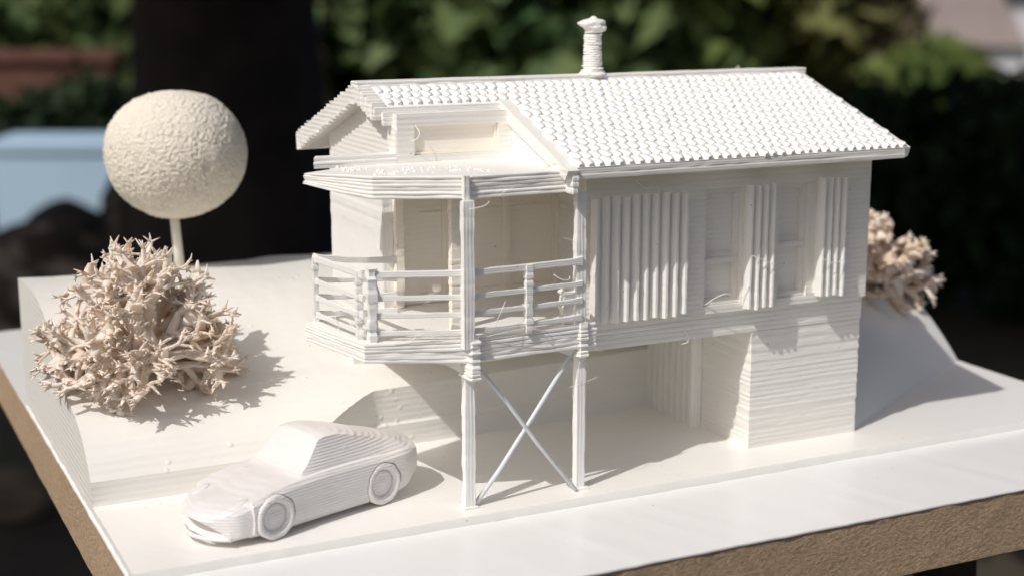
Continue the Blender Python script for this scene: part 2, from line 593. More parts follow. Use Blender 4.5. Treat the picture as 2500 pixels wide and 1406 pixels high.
def right_bank():
    mb = MB()
    nx, ny = 34, 30
    for i in range(nx + 1):
        x = 0.7445 + (1.395 - 0.7445) * i / nx
        yf = 0.075 + max(0, (x - 0.76)) * 0.575
        for j in range(ny + 1):
            t = j / ny
            y = yf + (1.165 - yf) * (t ** 1.5)
            h = 0.80 * (y - yf)
            z = 0.30 * (1 - math.exp(-(h / 0.30) * 1.12)) / (1 - math.exp(-2.2)) if h > 0 else 0
            z = min(z, 0.32)
            z += (0.006 * noise.noise((x * 4, y * 4, 1.7))) * min(1, h / 0.08) + 0.0008
            mb.v.append((x, y, z if j else -0.004))
    m_ = ny + 1
    for i in range(nx):
        for j in range(ny):
            a = i * m_ + j
            mb.f.append((a, a + m_, a + m_ + 1, a + 1))
    for i, flip in ((0, False), (nx, True)):
        ring = list(range(i * m_, i * m_ + m_))
        b = len(mb.v)
        mb.v.append((mb.v[i * m_][0], 1.165, -0.002))
        ring.append(b)
        mb.f.append(tuple(ring))
    b0 = (nx + 1) * m_
    mb.f.append(tuple(i * m_ + ny for i in range(nx + 1)) + (b0 + 1, b0))
    o = mb.build('terrain', M['yard'], None, smooth=True)
    bm = bmesh.new(); bm.from_mesh(o.data)
    bmesh.ops.recalc_face_normals(bm, faces=bm.faces)
    bm.to_mesh(o.data); bm.free()
    o.data.set_sharp_from_angle(angle=R(35))
    o['kind'] = 'structure'
right_bank()

# ================================================================== THE MODEL HOUSE
house = thing('model_house', 'white 3D printed hillside house model with tiled roof, chimney and a balcony on posts', 'model house', (0.2, 0.3, 0.0))
PW = M['print']

# ---- ground floor
pr('wall', [(0.452, 0.06), (0.741, 0.06), (0.741, 0.60), (0.715, 0.60), (0.715, 0.092), (0.476, 0.092), (0.476, 0.60), (0.452, 0.60)],
   -0.001, 0.2615, M['wall'], house, lh=0.0112, bulge=0.0003, jit=0.0006, seg=0.018, seed=2.2)
# slatted panel on the carport's right wall
pan = pr('slatted_panel', rect(0.437, 0.4505, 0.247, 0.449), -0.001, 0.2612, M['slat'], house, lh=0.05, bulge=0, jit=0.0004, seed=5.0)
for i in range(8):
    y = 0.258 + i * 0.0258
    pr('slat', [(0.4375, y - 0.0062), (0.427, y - 0.0045), (0.427, y + 0.0045), (0.4375, y + 0.0062)], -0.001, 0.2608, M['slat'], pan, lh=0.03, bulge=0.0, jit=0.0005, seed=6 + i)
# wall at the back of the carport
pr('wall', rect(-0.28, 0.452, 0.535, 0.56), 0.08, 0.2615, M['wall'], house, lh=0.012, bulge=0.0006, jit=0.0006, seed=8.4)

# ---- floor slabs
A, B = (-0.444, 0.016), (-0.25, -0.031)
slab_pts = [A, B, (0.025, -0.018), (0.034, 0.079), (0.1035, 0.079), (0.1035, 0.30), (-0.30, 0.30), (-0.487, 0.232)]
def slab_z(x, y, t):
    lo = 0.294 if x > -0.26 else 0.294 + (0.012) * min(1, (-0.26 - x) / 0.2)
    return lo + (0.3415 - lo) * t
pr('balcony_floor', slab_pts, 0.294, 0.3415, PW, house, lh=0.0080, bulge=0.0017, jit=0.0012, seg=0.012, seed=9.1, zfun=slab_z)
pr('floor_band', [(0.036, 0.0585), (0.7425, 0.0585), (0.7425, 0.60), (-0.30, 0.60), (-0.30, 0.305), (0.106, 0.305), (0.106, 0.0815), (0.036, 0.0815)], 0.2625, 0.3145, M['wall'], house,
   lh=0.0104, bulge=0.0008, jit=0.0006, seg=0.016, seed=4.7)

# ---- upper storey walls
ZT = 0.632
W1, W2 = (0.317, 0.409, 0.332, 0.577), (0.502, 0.579, 0.331, 0.577)
o = weld(holed_wall(0.036, 0.7415, 0.3155, ZT, [W1, W2], 0.046, 0.078).build('wall', M['wall'], house))
pr('wall', rect(0.7185, 0.7412, 0.0785, 0.60), 0.3155, ZT, M['wall'], house, lh=0.012, bulge=0.0008, jit=0.0006, seed=3.1)
for (x0, x1, z0, z1), zt in ((W1, 0.424), (W2, 0.444)):
    fr = weld(holed_wall(x0 + 0.0005, x1 - 0.0005, z0 + 0.0005, z1 - 0.0005, [(x0 + 0.012, x1 - 0.012, z0 + 0.012, zt - 0.006), (x0 + 0.012, x1 - 0.012, zt + 0.007, z1 - 0.012)], 0.0585, 0.0745).build('window', M['wall'], house))
    for za, zb in ((z0 + 0.0125, zt - 0.0065), (zt + 0.0075, z1 - 0.0125)):
        mb = MB(); mb.box(x0 + 0.0125, x1 - 0.0125, 0.0675, 0.073, za, zb); mb.build('pane', M['wall'], fr)
    mb = MB(); mb.box(x0 + 0.004, x1 - 0.004, 0.0545, 0.0583, zt - 0.003, zt + 0.004); mb.build('transom', M['wall'], fr)
    mb = MB(); mb.box(x0 + 0.001, x1 - 0.001, 0.0515, 0.0583, z0 + 0.001, z0 + 0.006); mb.build('sill', M['wall'], fr)

# vertical slat cladding (three panels)
def cladding(x0, n, pitch, z0, z1, w):
    x1 = x0 + pitch * n
    p = pr('slatted_panel', rect(x0 + pitch * 0.45, x1 - 0.004, 0.036, 0.0458), z0 + 0.006, z1 - 0.004, M['slat'], house, lh=0.05, bulge=0, jit=0.0004, seed=x0)
    for i in range(n):
        c = x0 + pitch * (i + 0.5)
        dz0 = random.uniform(-0.003, 0.003); dz1 = random.uniform(-0.003, 0.003)
        j = random.uniform(-0.001, 0.001)
        pr('slat', [(c - w, 0.0358), (c - w * 0.95, 0.0300), (c - w * 0.05, 0.0205 + j), (c + w * 0.62, 0.0200 + j), (c + w, 0.0358)], z0 + dz0, z1 + dz1, M['slat'], p,
           lh=0.016, bulge=0.0001, jit=0.00035, seed=c * 7)
cladding(0.036, 10, 0.0230, 0.326, 0.580, 0.0066)
cladding(0.405, 4, 0.0188, 0.321, 0.584, 0.0056)
cladding(0.590, 4, 0.0190, 0.330, 0.586, 0.0056)

# left gable wall, upper storey (seen obliquely), and the recessed facade behind the balcony
pr('wall', rect(-0.3015, -0.279, 0.284, 0.60), 0.3155, 0.606, M['vert'], house, lh=0.03, bulge=0.0004, jit=0.0007, seg=0.01, seed=7.7)
pr('wall', rect(-0.30, 0.7185, 0.578, 0.5995), 0.3156, 0.634, M['wall'], house, lh=0.012, bulge=0.0006, jit=0.0005, seed=1.9)
gl = [(-0.2245, -0.158, 0.350, 0.60), (-0.126, -0.022, 0.350, 0.60), (-0.012, 0.098, 0.350, 0.60)]
weld(holed_wall(-0.2785, 0.104, 0.3425, 0.632, gl, 0.290, 0.306).build('wall', M['recess'], house))
for (x0, x1, z0, z1) in gl:
    f = weld(holed_wall(x0 + 0.0004, x1 - 0.0004, z0 + 0.0004, z1 - 0.0004, [(x0 + 0.008, x1 - 0.008, z0 + 0.012, z1 - 0.010)], 0.294, 0.304).build('glazed_door', M['recess'], house))
    mb = MB(); mb.box(x0 + 0.0085, x1 - 0.0085, 0.2975, 0.303, z0 + 0.0125, z1 - 0.0105); mb.build('pane', M['recess'], f)
    mb = MB(); mb.box(x0 + 0.009, x1 - 0.009, 0.2955, 0.2973, 0.528, 0.532); mb.build('glazing_bar', M['recess'], f)
pr('jamb', rect(-0.2787, -0.262, 0.268, 0.2895), 0.3425, 0.605, M['recess'], house, lh=0.03, bulge=0.0005, jit=0.0006, seed=2.5)
pr('wall', rect(0.104, 0.116, 0.0785, 0.306), 0.3155, 0.632, M['wall'], house, lh=0.012, bulge=0.0007, jit=0.0006, seed=4.1)
# thin column inside the balcony and a stub post by the right-hand railing
pr('column', rect(-0.254, -0.236, 0.046, 0.062), 0.341, 0.606, M['recess'], house, lh=0.014, bulge=0.0006, jit=0.0007, seed=3.9)
pr('stub_post', rect(-0.040, -0.016, -0.008, 0.012), 0.341, 0.417, PW, house, lh=0.0095, bulge=0.0022, jit=0.0022, seg=0.006, seed=8.8)

# ---- canopy (flat roof of the balcony) with upstand
can_pts = [(-0.409, 0.052), (-0.245, -0.024), (-0.036, -0.022), (-0.036, 0.03), (-0.0515, 0.03), (-0.0515, 0.238), (-0.29, 0.238), (-0.50, 0.172)]
def can_z(x, y, t):
    k = max(0, min(1, (-0.41 - x) / 0.09))
    lo = 0.603 + 0.019 * k ** 1.3
    hi = 0.6465 - 0.004 * k
    return lo + (hi - lo) * t
pr('canopy', can_pts, 0.603, 0.6465, PW, house, lh=0.0074, bulge=0.0019, jit=0.0010, seg=0.012, seed=2.8, zfun=can_z)
pr('upstand', [(-0.470, 0.205), (-0.300, 0.205), (-0.300, 0.240), (-0.455, 0.240)], 0.645, 0.6655, PW, house, lh=0.0075, bulge=0.0008, jit=0.0008, seg=0.02, seed=6.1)
mb = MB()
rn = random.Random(3)
for i in range(90):
    u, v = rn.random(), rn.random()
    x = -0.44 + 0.26 * u; y = 0.07 - 0.075 * u + 0.10 * v
    if x < -0.40: y += 0.05
    r = rn.uniform(0.002, 0.0052)
    b = len(mb.v)
    for (dx, dy, dz) in ((1, 0, 0), (0, 1, 0), (-1, 0, 0), (0, -1, 0), (0, 0, 1.1)):
        mb.v.append((x + dx * r * rn.uniform(0.7, 1.4), y + dy * r * rn.uniform(0.7, 1.4), 0.6455 + dz * r * 0.9))
    mb.f += [(b, b + 1, b + 4), (b + 1, b + 2, b + 4), (b + 2, b + 3, b + 4), (b + 3, b, b + 4)]
o = mb.build('plastic_nubs', PW, house); o['kind'] = 'stuff'

# ---- dormer wall under the cut-back roof
dw = (-0.262, -0.080, 0.660, 0.7175)
weld(holed_wall(-0.2985, -0.0505, 0.6455, 0.742, [dw], 0.205, 0.228).build('dormer_wall', M['wall'], house))
f = weld(holed_wall(dw[0] + 0.0005, dw[1] - 0.0005, dw[2] + 0.0005, dw[3] - 0.0005, [(dw[0] + 0.006, dw[1] - 0.006, dw[2] + 0.006, dw[3] - 0.006)], 0.2115, 0.226).build('window', M['recess'], house))
mb = MB(); mb.box(dw[0] + 0.0062, dw[1] - 0.0062, 0.2155, 0.224, dw[2] + 0.0062, dw[3] - 0.0062); mb.build('pane', M['recess'], f)

mb = MB()
ck = [(-0.018, 0.6455), (0.243, 0.6455), (0.243, 0.717), (0.02, 0.6475)]
mb.add([(-0.050, y, z) for y, z in ck] + [(-0.0385, y, z) for y, z in ck], [(3, 2, 1, 0), (4, 5, 6, 7)] + [(i, (i + 1) % 4, 4 + (i + 1) % 4, 4 + i) for i in range(4)])
mb.build('cheek_wall', M['wall'], house)

# ---- upper gable wall: a five-sided slab under the roof
SL = 0.352
def roof_z(y):
    return 0.655 + SL * ((y + 0.05) if y <= 0.345 else (0.74 - y))
def gable(name, x0, x1, ya, yb, zlo):
    under = 0.0335
    pts = [(ya, zlo), (yb, zlo), (yb, roof_z(yb) - under), (0.345, roof_z(0.345) - under), (ya, roof_z(ya) - under)]
    mb = MB()
    mb.add([(x0, y, z) for y, z in pts] + [(x1, y, z) for y, z in pts],
           [(0, 4, 3, 2, 1), (5, 6, 7, 8, 9)] + [(i, (i + 1) % 5, 5 + (i + 1) % 5, 5 + i) for i in range(5)])
    return mb.build(name, M['wall'], house)
gable('gable_wall', -0.301, -0.2792, 0.206, 0.60, 0.6065)
gable('gable_wall', 0.7188, 0.7410, 0.0465, 0.60, 0.6325)

# ---- roof
XL, XC, XRR = -0.333, -0.05, 0.765
TH = 0.035
def roof_mesh():
    mb = MB()
    # back slope with stair-stepped layers, outer and inner, extruded along X with ragged ends
    lh = 0.0078
    nl = int((0.794 - 0.620) / lh)
    def slab(profile, xa, xb, seedv, rag):
        n = len(profile)
        nx = 8
        b = len(mb.v)
        for i in range(nx + 1):
            for k, (y, z) in enumerate(profile):
                x = xa + (xb - xa) * i / nx
                if i in (0, nx):
                    x += rag * noise.noise((y * 60, z * 90, seedv + i)) 
                mb.v.append((x, y, z))
        for i in range(nx):
            for k in range(n):
                k2 = (k + 1) % n
                mb.f.append((b + i * n + k, b + (i + 1) * n + k, b + (i + 1) * n + k2, b + i * n + k2))
        mb.f.append(tuple(b + k for k in range(n)))
        mb.f.append(tuple(b + nx * n + k for k in reversed(range(n))))
    outer, inner = [], []
    z = 0.655
    while z < 0.790:
        y = 0.74 - (z - 0.655) / SL
        outer.append((y, z)); outer.append((y, z + lh))
        z += lh
    top = [(0.345, 0.794)]
    prof_ = [(0.732, 0.622)] + outer + [(0.345, outer[-1][1])]
    z = 0.76
    prof_.append((0.345, 0.759))
    z = 0.759
    while z > 0.632:
        y = 0.345 + (0.759 - z) / SL
        prof_.append((y + 0.011, z)); prof_.append((y + 0.011, z - lh)); z -= lh
    slab(prof_, XL, XRR, 1.0, 0.006)
    # front slope, right-hand part, and the short upper-left part
    fr = [(-0.047, 0.652), (-0.040, 0.6315), (0.02, 0.631), (0.345, 0.759), (0.345, 0.7915)]
    slab(fr, XC, XRR, 2.0, 0.003)
    ul = [(0.236, roof_z(0.236) - 0.003), (0.238, roof_z(0.238) - 0.021), (0.345, 0.759), (0.345, 0.7915)]
    slab(ul, XL, XC, 3.0, 0.003)
    return mb
rb = roof_mesh()
bm = bmesh.new()
me = rb.mesh('roof'); bm.from_mesh(me)
bmesh.ops.recalc_face_normals(bm, faces=bm.faces)
bm.to_mesh(me); bm.free()
roof = link('roof', me, PW, house)
# fascia boards
pr('fascia', rect(-0.318, -0.0515, 0.226, 0.2365), 0.7185, 0.7445, PW, roof, lh=0.0085, bulge=0.0007, jit=0.0006, seg=0.014, seed=1.4)
pr('fascia', rect(-0.0515, 0.752, -0.0465, -0.034), 0.6295, 0.6495, M['wall'], roof, lh=0.0085, bulge=0.0009, jit=0.0007, seg=0.02, seed=5.4)
# sloping verge board along the cut
mb = MB()
mb.add([(XC - 0.010, -0.056, 0.648), (XC - 0.010, 0.25, roof_z(0.25) + 0.001), (XC - 0.010, 0.25, roof_z(0.25) - 0.030), (XC - 0.010, -0.044, 0.6285),
        (XC + 0.014, -0.056, 0.648), (XC + 0.014, 0.25, roof_z(0.25) + 0.001), (XC + 0.014, 0.25, roof_z(0.25) - 0.030), (XC + 0.014, -0.044, 0.6285)],
       [(0, 1, 2, 3), (7, 6, 5, 4), (0, 4, 5, 1), (1, 5, 6, 2), (2, 6, 7, 3), (3, 7, 4, 0)])
mb.build('verge_board', M['wall'], roof)
pr('ridge', rect(XL, XRR + 0.002, 0.327, 0.363), 0.786, 0.7985, PW, roof, lh=0.0064, bulge=0.0008, jit=0.0012, seg=0.02, seed=9.6)
# verge strip along the left end of the short slope and the right end
for xa, ya, yb in ((XL, 0.24, 0.33),):
    mb = MB()
    n = 7
    for i in range(n):
        t0 = ya + (yb - ya) * i / n; t1 = ya + (yb - ya) * (i + 1) / n
        mb.box(xa - 0.003 - 0.002 * (i % 2), xa + 0.024, t0, t1 + 0.0005, roof_z(t0) - 0.028, roof_z(t0) + 0.0055)
    mb.build('verge', PW, roof)

# roof tiles: rounded scales in staggered rows, each its own piece
AL = math.atan(SL)
sdir = Vector((0, math.cos(AL), math.sin(AL)))
ndir = Vector((0, -math.sin(AL), math.cos(AL)))
TP, TRW = 0.0222, 0.0284
def tile_mesh(sd):
    rn = random.Random(sd)
    out = [(-0.5, 1.25), (-0.50, 0.52), (-0.36, 0.20), (-0.17, 0.0), (0.17, 0.0), (0.36, 0.20), (0.50, 0.52), (0.5, 1.25)]
    mb = MB()
    n = len(out)
    def h(v, k):
        return (0.0070 - 0.0052 * min(1, v)) * k
    ring0, ring1, ring2 = [], [], []
    for (u, v) in out:
        j = rn.uniform(-0.03, 0.03)
        ring0.append(((u * 0.97 + j) * TP, v * TRW, -0.003))
        ring1.append(((u * 0.97 + j) * TP, v * TRW, h(v, 0.75)))
        ring2.append(((u * 0.70 + j) * TP, (v * 0.72 + 0.16) * TRW if v < 0.6 else v * TRW, h(v * 0.72 + 0.16, 1.0) + 0.0022 * (1 - 0.5 * min(1, v))))
    mb.add(ring0 + ring1 + ring2,
           [(i, i + 1, n + i + 1, n + i) for i in range(n - 1)] + [(n + i, n + i + 1, 2 * n + i + 1, 2 * n + i) for i in range(n - 1)] +
           [(2 * n, 2 * n + 1, 2 * n + 6, 2 * n + 7), (2 * n + 1, 2 * n + 2, 2 * n + 5, 2 * n + 6), (2 * n + 2, 2 * n + 3, 2 * n + 4, 2 * n + 5)])
    me = mb.mesh('tile', True)
    bm = bmesh.new(); bm.from_mesh(me)
    bmesh.ops.recalc_face_normals(bm, faces=bm.faces)
    bmesh.ops.reverse_faces(bm, faces=[f for f in bm.faces]) if sum(f.normal.z for f in bm.faces) < 0 else None
    bm.to_mesh(me); bm.free()
    me.set_sharp_from_angle(angle=R(50))
    me.materials.append(M['tile'])
    return me
TM = [tile_mesh(i) for i in range(6)]
spots = []
base = Vector((0, -0.0465, 0.6530))
for r in range(14):
    t = r * TRW
    off = (r % 2) * 0.5
    k = 0
    x = XC + 0.012 + (0.5 if r % 2 == 0 else 1.0) * TP
    while x < XRR - TP * 0.3:
        spots.append((r, x, t)); x += TP
for q in range(3):
    r = 11 + q
    t = (0.2905 / math.cos(AL)) + q * TRW + 0.002
    x = XL + 0.026 + (0.5 if q % 2 == 0 else 1.0) * TP * 0.98
    while x < XC + 0.012:
        spots.append((-1, x, t)); x += TP * 0.95
def tile_matrix(x, t, rn):
    rz = rn.gauss(0, 0.045)
    p = base + sdir * (t + rn.gauss(0, 0.0007)) + Vector((x + rn.gauss(0, 0.0006), 0, 0)) + ndir * rn.gauss(0, 0.0005)
    a = Vector((math.cos(rz), 0, 0)) + sdir * math.sin(rz)
    b_ = sdir * math.cos(rz) - Vector((math.sin(rz), 0, 0))
    c = ndir + sdir * rn.gauss(0, 0.03)
    mm = Matrix.Identity(4)
    for i in range(3):
        mm[i][0], mm[i][1], mm[i][2], mm[i][3] = a[i], b_[i], c[i], p[i]
    return mm
rn = random.Random(11)
spots.sort(key=lambda s: (0 if s[0] == -1 else 1, s[2]))
rest = MB()
for i, (r, x, t) in enumerate(spots):
    mm = tile_matrix(x, t, rn)
    me = TM[rn.randrange(6)]
    if i < 300:
        o = bpy.data.objects.new('tile', me)
        COL.objects.link(o)
        o.parent = roof
        o.matrix_local = mm
    else:
        rest.add([mm @ v.co for v in me.vertices], [tuple(p.vertices) for p in me.polygons])
if rest.v:
    o = rest.build('roof_tiles', M['tile'], roof, True)
    o.data.set_sharp_from_angle(angle=R(50))
    o['kind'] = 'stuff'

# ---- chimney
def lathe_printed(mb, cx, cy, prof, n=20, wob=0.001, seed=0.0):
    b = len(mb.v)
    for k, (r, z) in enumerate(prof):
        sx = noise.noise((k * 0.35 + seed, 0, 1)) * wob * 2; sy = noise.noise((k * 0.35 + seed, 5, 1)) * wob * 2
        for i in range(n):
            a = 2 * math.pi * i / n
            rr = r + noise.noise((math.cos(a) * 2 + seed, math.sin(a) * 2, k * 0.8)) * wob
            mb.v.append((cx + sx + rr * math.cos(a), cy + sy + rr * math.sin(a), z))
    for k in range(len(prof) - 1):
        for i in range(n):
            j = (i + 1) % n
            mb.f.append((b + k * n + i, b + k * n + j, b + (k + 1) * n + j, b + (k + 1) * n + i))
    mb.f.append(tuple(b + i for i in reversed(range(n))))
    mb.f.append(tuple(b + (len(prof) - 1) * n + i for i in range(n)))
CX, CY = 0.213, 0.345
pf = []
nl = 18
for k in range(nl):
    z = 0.793 + 0.093 * k / nl
    r = 0.0225 - 0.0035 * math.sin(min(1, k / nl * 1.15) * math.pi * 0.5) + (0.004 * math.exp(-k * 0.9))
    pf += [(r - 0.0011, z), (r + 0.0007, z + 0.0017), (r + 0.0007, z + 0.0034)]
mb = MB(); lathe_printed(mb, CX, CY, pf, 22, 0.0015, 2.0)
ch = mb.build('chimney', PW, roof, False)
mb = MB()
lathe_printed(mb, CX, CY, [(0.019, 0.8862), (0.022, 0.891), (0.0255, 0.897), (0.029, 0.9015), (0.031, 0.905), (0.0305, 0.9085), (0.0265, 0.911), (0.022, 0.914), (0.015, 0.9155), (0.008, 0.9170), (0.004, 0.9205), (0.002, 0.9215)], 22, 0.0034, 5.0)
mb.build('cap', PW, ch)
mb = MB()
lathe_printed(mb, CX, CY, [(0.031, 0.7970), (0.030, 0.7995), (0.0262, 0.8030), (0.0238, 0.8075)], 16, 0.003, 8.0)
mb.build('collar', PW, ch)

# ---- posts, sleeves, braces, gussets
def post(xb, xt, yb, yt, w, sleeve):
    lo = pr('post', rect(xb, xb + w, yb, yb + 0.018), 0.0, 0.285, M['vert'], house, lh=0.035, bulge=0.0002, jit=0.0006, seg=0.006, seed=xb * 3 + 4)
    mb = MB()
    def taper(x, y, t):
        return 0.325 + 0.278 * t
    printed(mb, rect(xt, xt + w + 0.001, yt, yt + 0.016), 0.325, 0.603, lh=0.03, bulge=0.0002, jit=0.0006, seg=0.006, seed=xt * 5 + 1)
    mb.build('post', M['vert'], house)
    x0, y0, z0, z1 = sleeve
    pr('post_sleeve', [(x0 + 0.004, y0), (x0 + w, y0), (x0 + w + 0.003, y0 + 0.005), (x0 + w + 0.002, y0 + 0.046), (x0, y0 + 0.046), (x0, y0 + 0.005)], z0, z1, PW, house,
       lh=0.0072, bulge=0.0022, jit=0.0020, seg=0.006, seed=xb + 7)
post(-0.2535, -0.2700, -0.012, -0.046, 0.0200, (-0.2580, -0.046, 0.262, 0.346))
post(-0.0090, -0.0190, -0.006, -0.019, 0.0190, (-0.0150, -0.0235, 0.276, 0.345))
pr('post_cap', rect(-0.2635, -0.2515, -0.0345, -0.022), 0.6035, 0.6475, M['vert'], house, lh=0.02, bulge=0.0004, jit=0.0008, seg=0.005, seed=2.2)
pr('post_cap', rect(-0.047, -0.036, -0.0525, -0.0225), 0.6025, 0.6500, M['vert'], house, lh=0.012, bulge=0.0006, jit=0.0008, seg=0.005, seed=4.2)
# little feet where the posts meet the plate
for x in (-0.258, -0.0135):
    pr('post_foot', rect(x, x + 0.029, -0.0165, 0.012), -0.0005, 0.004, M['yard'], house, lh=0.004, bulge=0.001, jit=0.001, seg=0.01, seed=x)
mb = MB(); mb.tube([(-0.229, -0.004, 0.006), (-0.178, -0.004, 0.066), (-0.112, -0.0035, 0.155), (-0.018, -0.004, 0.284)], [0.0050, 0.0046, 0.0044, 0.0048], 10); mb.build('brace', M['rod'], house, True)
mb = MB(); mb.tube([(-0.232, -0.014, 0.288), (-0.162, -0.0155, 0.196), (-0.102, -0.0160, 0.112), (-0.016, -0.016, 0.004)], [0.0042, 0.0041, 0.0042, 0.0042], 10); mb.build('brace', M['rod'], house, True)
for xa, xb, zt, zb in ((-0.308, -0.249, 0.2945, 0.264), (-0.072, -0.009, 0.2945, 0.270)):
    mb = MB()
    pts = [(xa, zt), (xa + 0.016, zt - 0.004), (xb, zb), (xb, zt)]
    mb.add([(x, -0.008, z) for x, z in pts] + [(x, 0.004, z) for x, z in pts], [(0, 1, 2, 3), (7, 6, 5, 4)] + [(i, 4 + i, 4 + (i + 1) % 4, (i + 1) % 4) for i in range(4)])
    mb.build('gusset', M['yard'], house)

# ---- balcony railings
def bar(name, p, q, h, d, parent, sag=0.0, seed=0.0, n=14):
    """A printed rail: a thin flat bar that sags and wanders a little."""
    p, q = Vector(p), Vector(q)
    mb = MB()
    t = (q - p); t.z = 0; t.normalize()
    s = Vector((t.y, -t.x, 0))
    b = 0
    for i in range(n + 1):
        k = i / n
        c = p + (q - p) * k
        c.z -= sag * 4 * k * (1 - k)
        c.z += noise.noise((k * 6 + seed, seed, 0)) * 0.0010
        hh = h * (1 + 0.14 * noise.noise((k * 14 + seed, 3, seed))) * (1 + 0.45 * (math.exp(-k * n * 1.1) + math.exp(-(1 - k) * n * 1.1)))
        dd = d * (1 + 0.16 * noise.noise((k * 11, 9 + seed, seed)))
        for (u, v) in ((-1, -0.85), (-0.85, -1), (0.85, -1), (1, -0.85), (1, 0.85), (0.85, 1), (-0.85, 1), (-1, 0.85)):
            mb.v.append(tuple(c + s * (u * dd / 2) + Vector((0, 0, v * hh / 2))))
    for i in range(n):
        for k in range(8):
            k2 = (k + 1) % 8
            mb.f.append((i * 8 + k, i * 8 + k2, (i + 1) * 8 + k2, (i + 1) * 8 + k))
    mb.f.append(tuple(reversed(range(8))))
    mb.f.append(tuple(n * 8 + k for k in range(8)))
    return mb.build(name, M['rail'], parent)
def upright(name, x, y, z0, z1, w, parent, jit=0.0008, seed=0.0, d=None):
    d = d or w
    return pr(name, rect(x - w / 2, x + w / 2, y - d / 2, y + d / 2), z0, z1, M['rail'], parent, lh=0.014, bulge=0.0008, jit=jit, seg=0.006, seed=seed)
ZS = (0.4675, 0.4225, 0.3895, 0.3565)
HS = (0.0118, 0.0092, 0.0092, 0.0086)
def railing(p, q, sag=0.0, ups=(), seed=0.0, dz=0.0, sk=(1, 1, 1, 1), drop=0.0):
    d = drop
    top = bar('railing', (p[0], p[1], ZS[0] + dz), (q[0], q[1], ZS[0] + dz - d), HS[0], 0.0066, house, sag, seed)
    for k in (1, 2, 3):
        bar('rail', (p[0], p[1], ZS[k] + dz), (q[0], q[1], ZS[k] + dz - d * 0.6), HS[k], 0.0056, top, sag * 0.6, seed + k * 3.3)
    for (x, y, w) in ups:
        upright('baluster', x, y, 0.340, ZS[0] + dz + 0.004, w, top, seed=x * 9)
    return top
fl = railing((-0.424, 0.030), (-0.258, -0.034), 0.0, (), 1.0)
railing((-0.250, -0.034), (-0.008, -0.020), 0.0005, ((-0.128, -0.0275, 0.0125),), 4.0)
railing((-0.464, 0.236), (-0.436, 0.036), 0.001, ((-0.4635, 0.232, 0.010), (-0.4385, 0.056, 0.011)), 7.0)
railing((-0.462, 0.240), (-0.292, 0.236), 0.002, (), 9.0, drop=0.018)
# the lumpy corner post
mb = MB()
pts = []
printed(mb, [(-0.432, 0.020), (-0.418, 0.017), (-0.411, 0.028), (-0.416, 0.040), (-0.430, 0.042)], 0.340, 0.479, lh=0.021, bulge=0.0008, jit=0.0034, seg=0.003, seed=12.0)
mb.build('corner_post', M['rail'], house)

# ---- stray filament strands left by the print
def strand(pts, r=0.0009):
    P = [Vector(p) for p in pts]
    res = []
    for i in range(len(P) - 1):
        p0, p1, p2, p3 = P[max(i - 1, 0)], P[i], P[i + 1], P[min(i + 2, len(P) - 1)]
        for k in range(5):
            t = k / 5
            res.append(0.5 * ((2 * p1) + (p2 - p0) * t + (2 * p0 - 5 * p1 + 4 * p2 - p3) * t * t + (3 * p1 - p0 - 3 * p2 + p3) * t ** 3))
    res.append(P[-1])
    mb = MB(); mb.tube(res, r, 5)
    mb.build('filament_strand', M['strand'], house, True)
strand([(0.319, 0.045, 0.335), (0.335, 0.030, 0.352), (0.352, 0.022, 0.360), (0.375, 0.025, 0.357), (0.392, 0.030, 0.345), (0.405, 0.028, 0.349), (0.412, 0.020, 0.372)])
strand([(0.415, 0.016, 0.437), (0.445, 0.013, 0.424), (0.472, 0.016, 0.412)])
strand([(0.595, 0.016, 0.416), (0.625, 0.012, 0.404), (0.652, 0.016, 0.410)])
strand([(0.275, 0.052, 0.288), (0.281, 0.044, 0.272), (0.276, 0.040, 0.262), (0.262, 0.042, 0.259)])
strand([(0.045, 0.030, 0.290), (0.060, 0.040, 0.270), (0.075, 0.040, 0.266)])
strand([(-0.085, -0.048, 0.452), (-0.072, -0.055, 0.443), (-0.055, -0.052, 0.440), (-0.050, -0.048, 0.446)])
strand([(-0.150, -0.045, 0.402), (-0.145, -0.052, 0.394), (-0.139, -0.050, 0.400), (-0.146, -0.046, 0.405)])
strand([(-0.21, -0.045, 0.36), (-0.200, -0.05, 0.385), (-0.185, -0.045, 0.41)], 0.0006)
strand([(-0.222, -0.056, 0.602), (-0.235, -0.058, 0.594), (-0.262, -0.052, 0.589)])
strand([(-0.19, -0.03, 0.607), (-0.175, -0.036, 0.618), (-0.160, -0.033, 0.622)], 0.0007)
strand([(-0.012, -0.020, 0.268), (-0.020, -0.030, 0.245), (-0.014, -0.028, 0.222), (-0.010, -0.020, 0.214)], 0.0006)
strand([(-0.035, -0.022, 0.219), (-0.010, -0.028, 0.226), (0.030, -0.020, 0.232)], 0.0005)
strand([(-0.262, 0.20, 0.720), (-0.258, 0.188, 0.706), (-0.266, 0.186, 0.694), (-0.275, 0.196, 0.690)], 0.0008)
strand([(-0.43, 0.06, 0.343), (-0.445, 0.09, 0.365), (-0.44, 0.11, 0.352)], 0.0007)
strand([(-0.452, 0.13, 0.343), (-0.458, 0.14, 0.372), (-0.452, 0.16, 0.360)], 0.0007)
strand([(-0.39, -0.001, 0.342), (-0.33, -0.018, 0.351), (-0.28, -0.024, 0.343)], 0.0006)
strand([(-0.36, -0.006, 0.343), (-0.345, -0.016, 0.358), (-0.31, -0.02, 0.345)], 0.0006)
strand([(-0.22, -0.034, 0.343), (-0.15, -0.04, 0.352), (-0.10, -0.037, 0.343)], 0.0006)
strand([(0.14, 0.03, 0.607), (0.152, 0.012, 0.594), (0.165, 0.010, 0.597)], 0.0007)
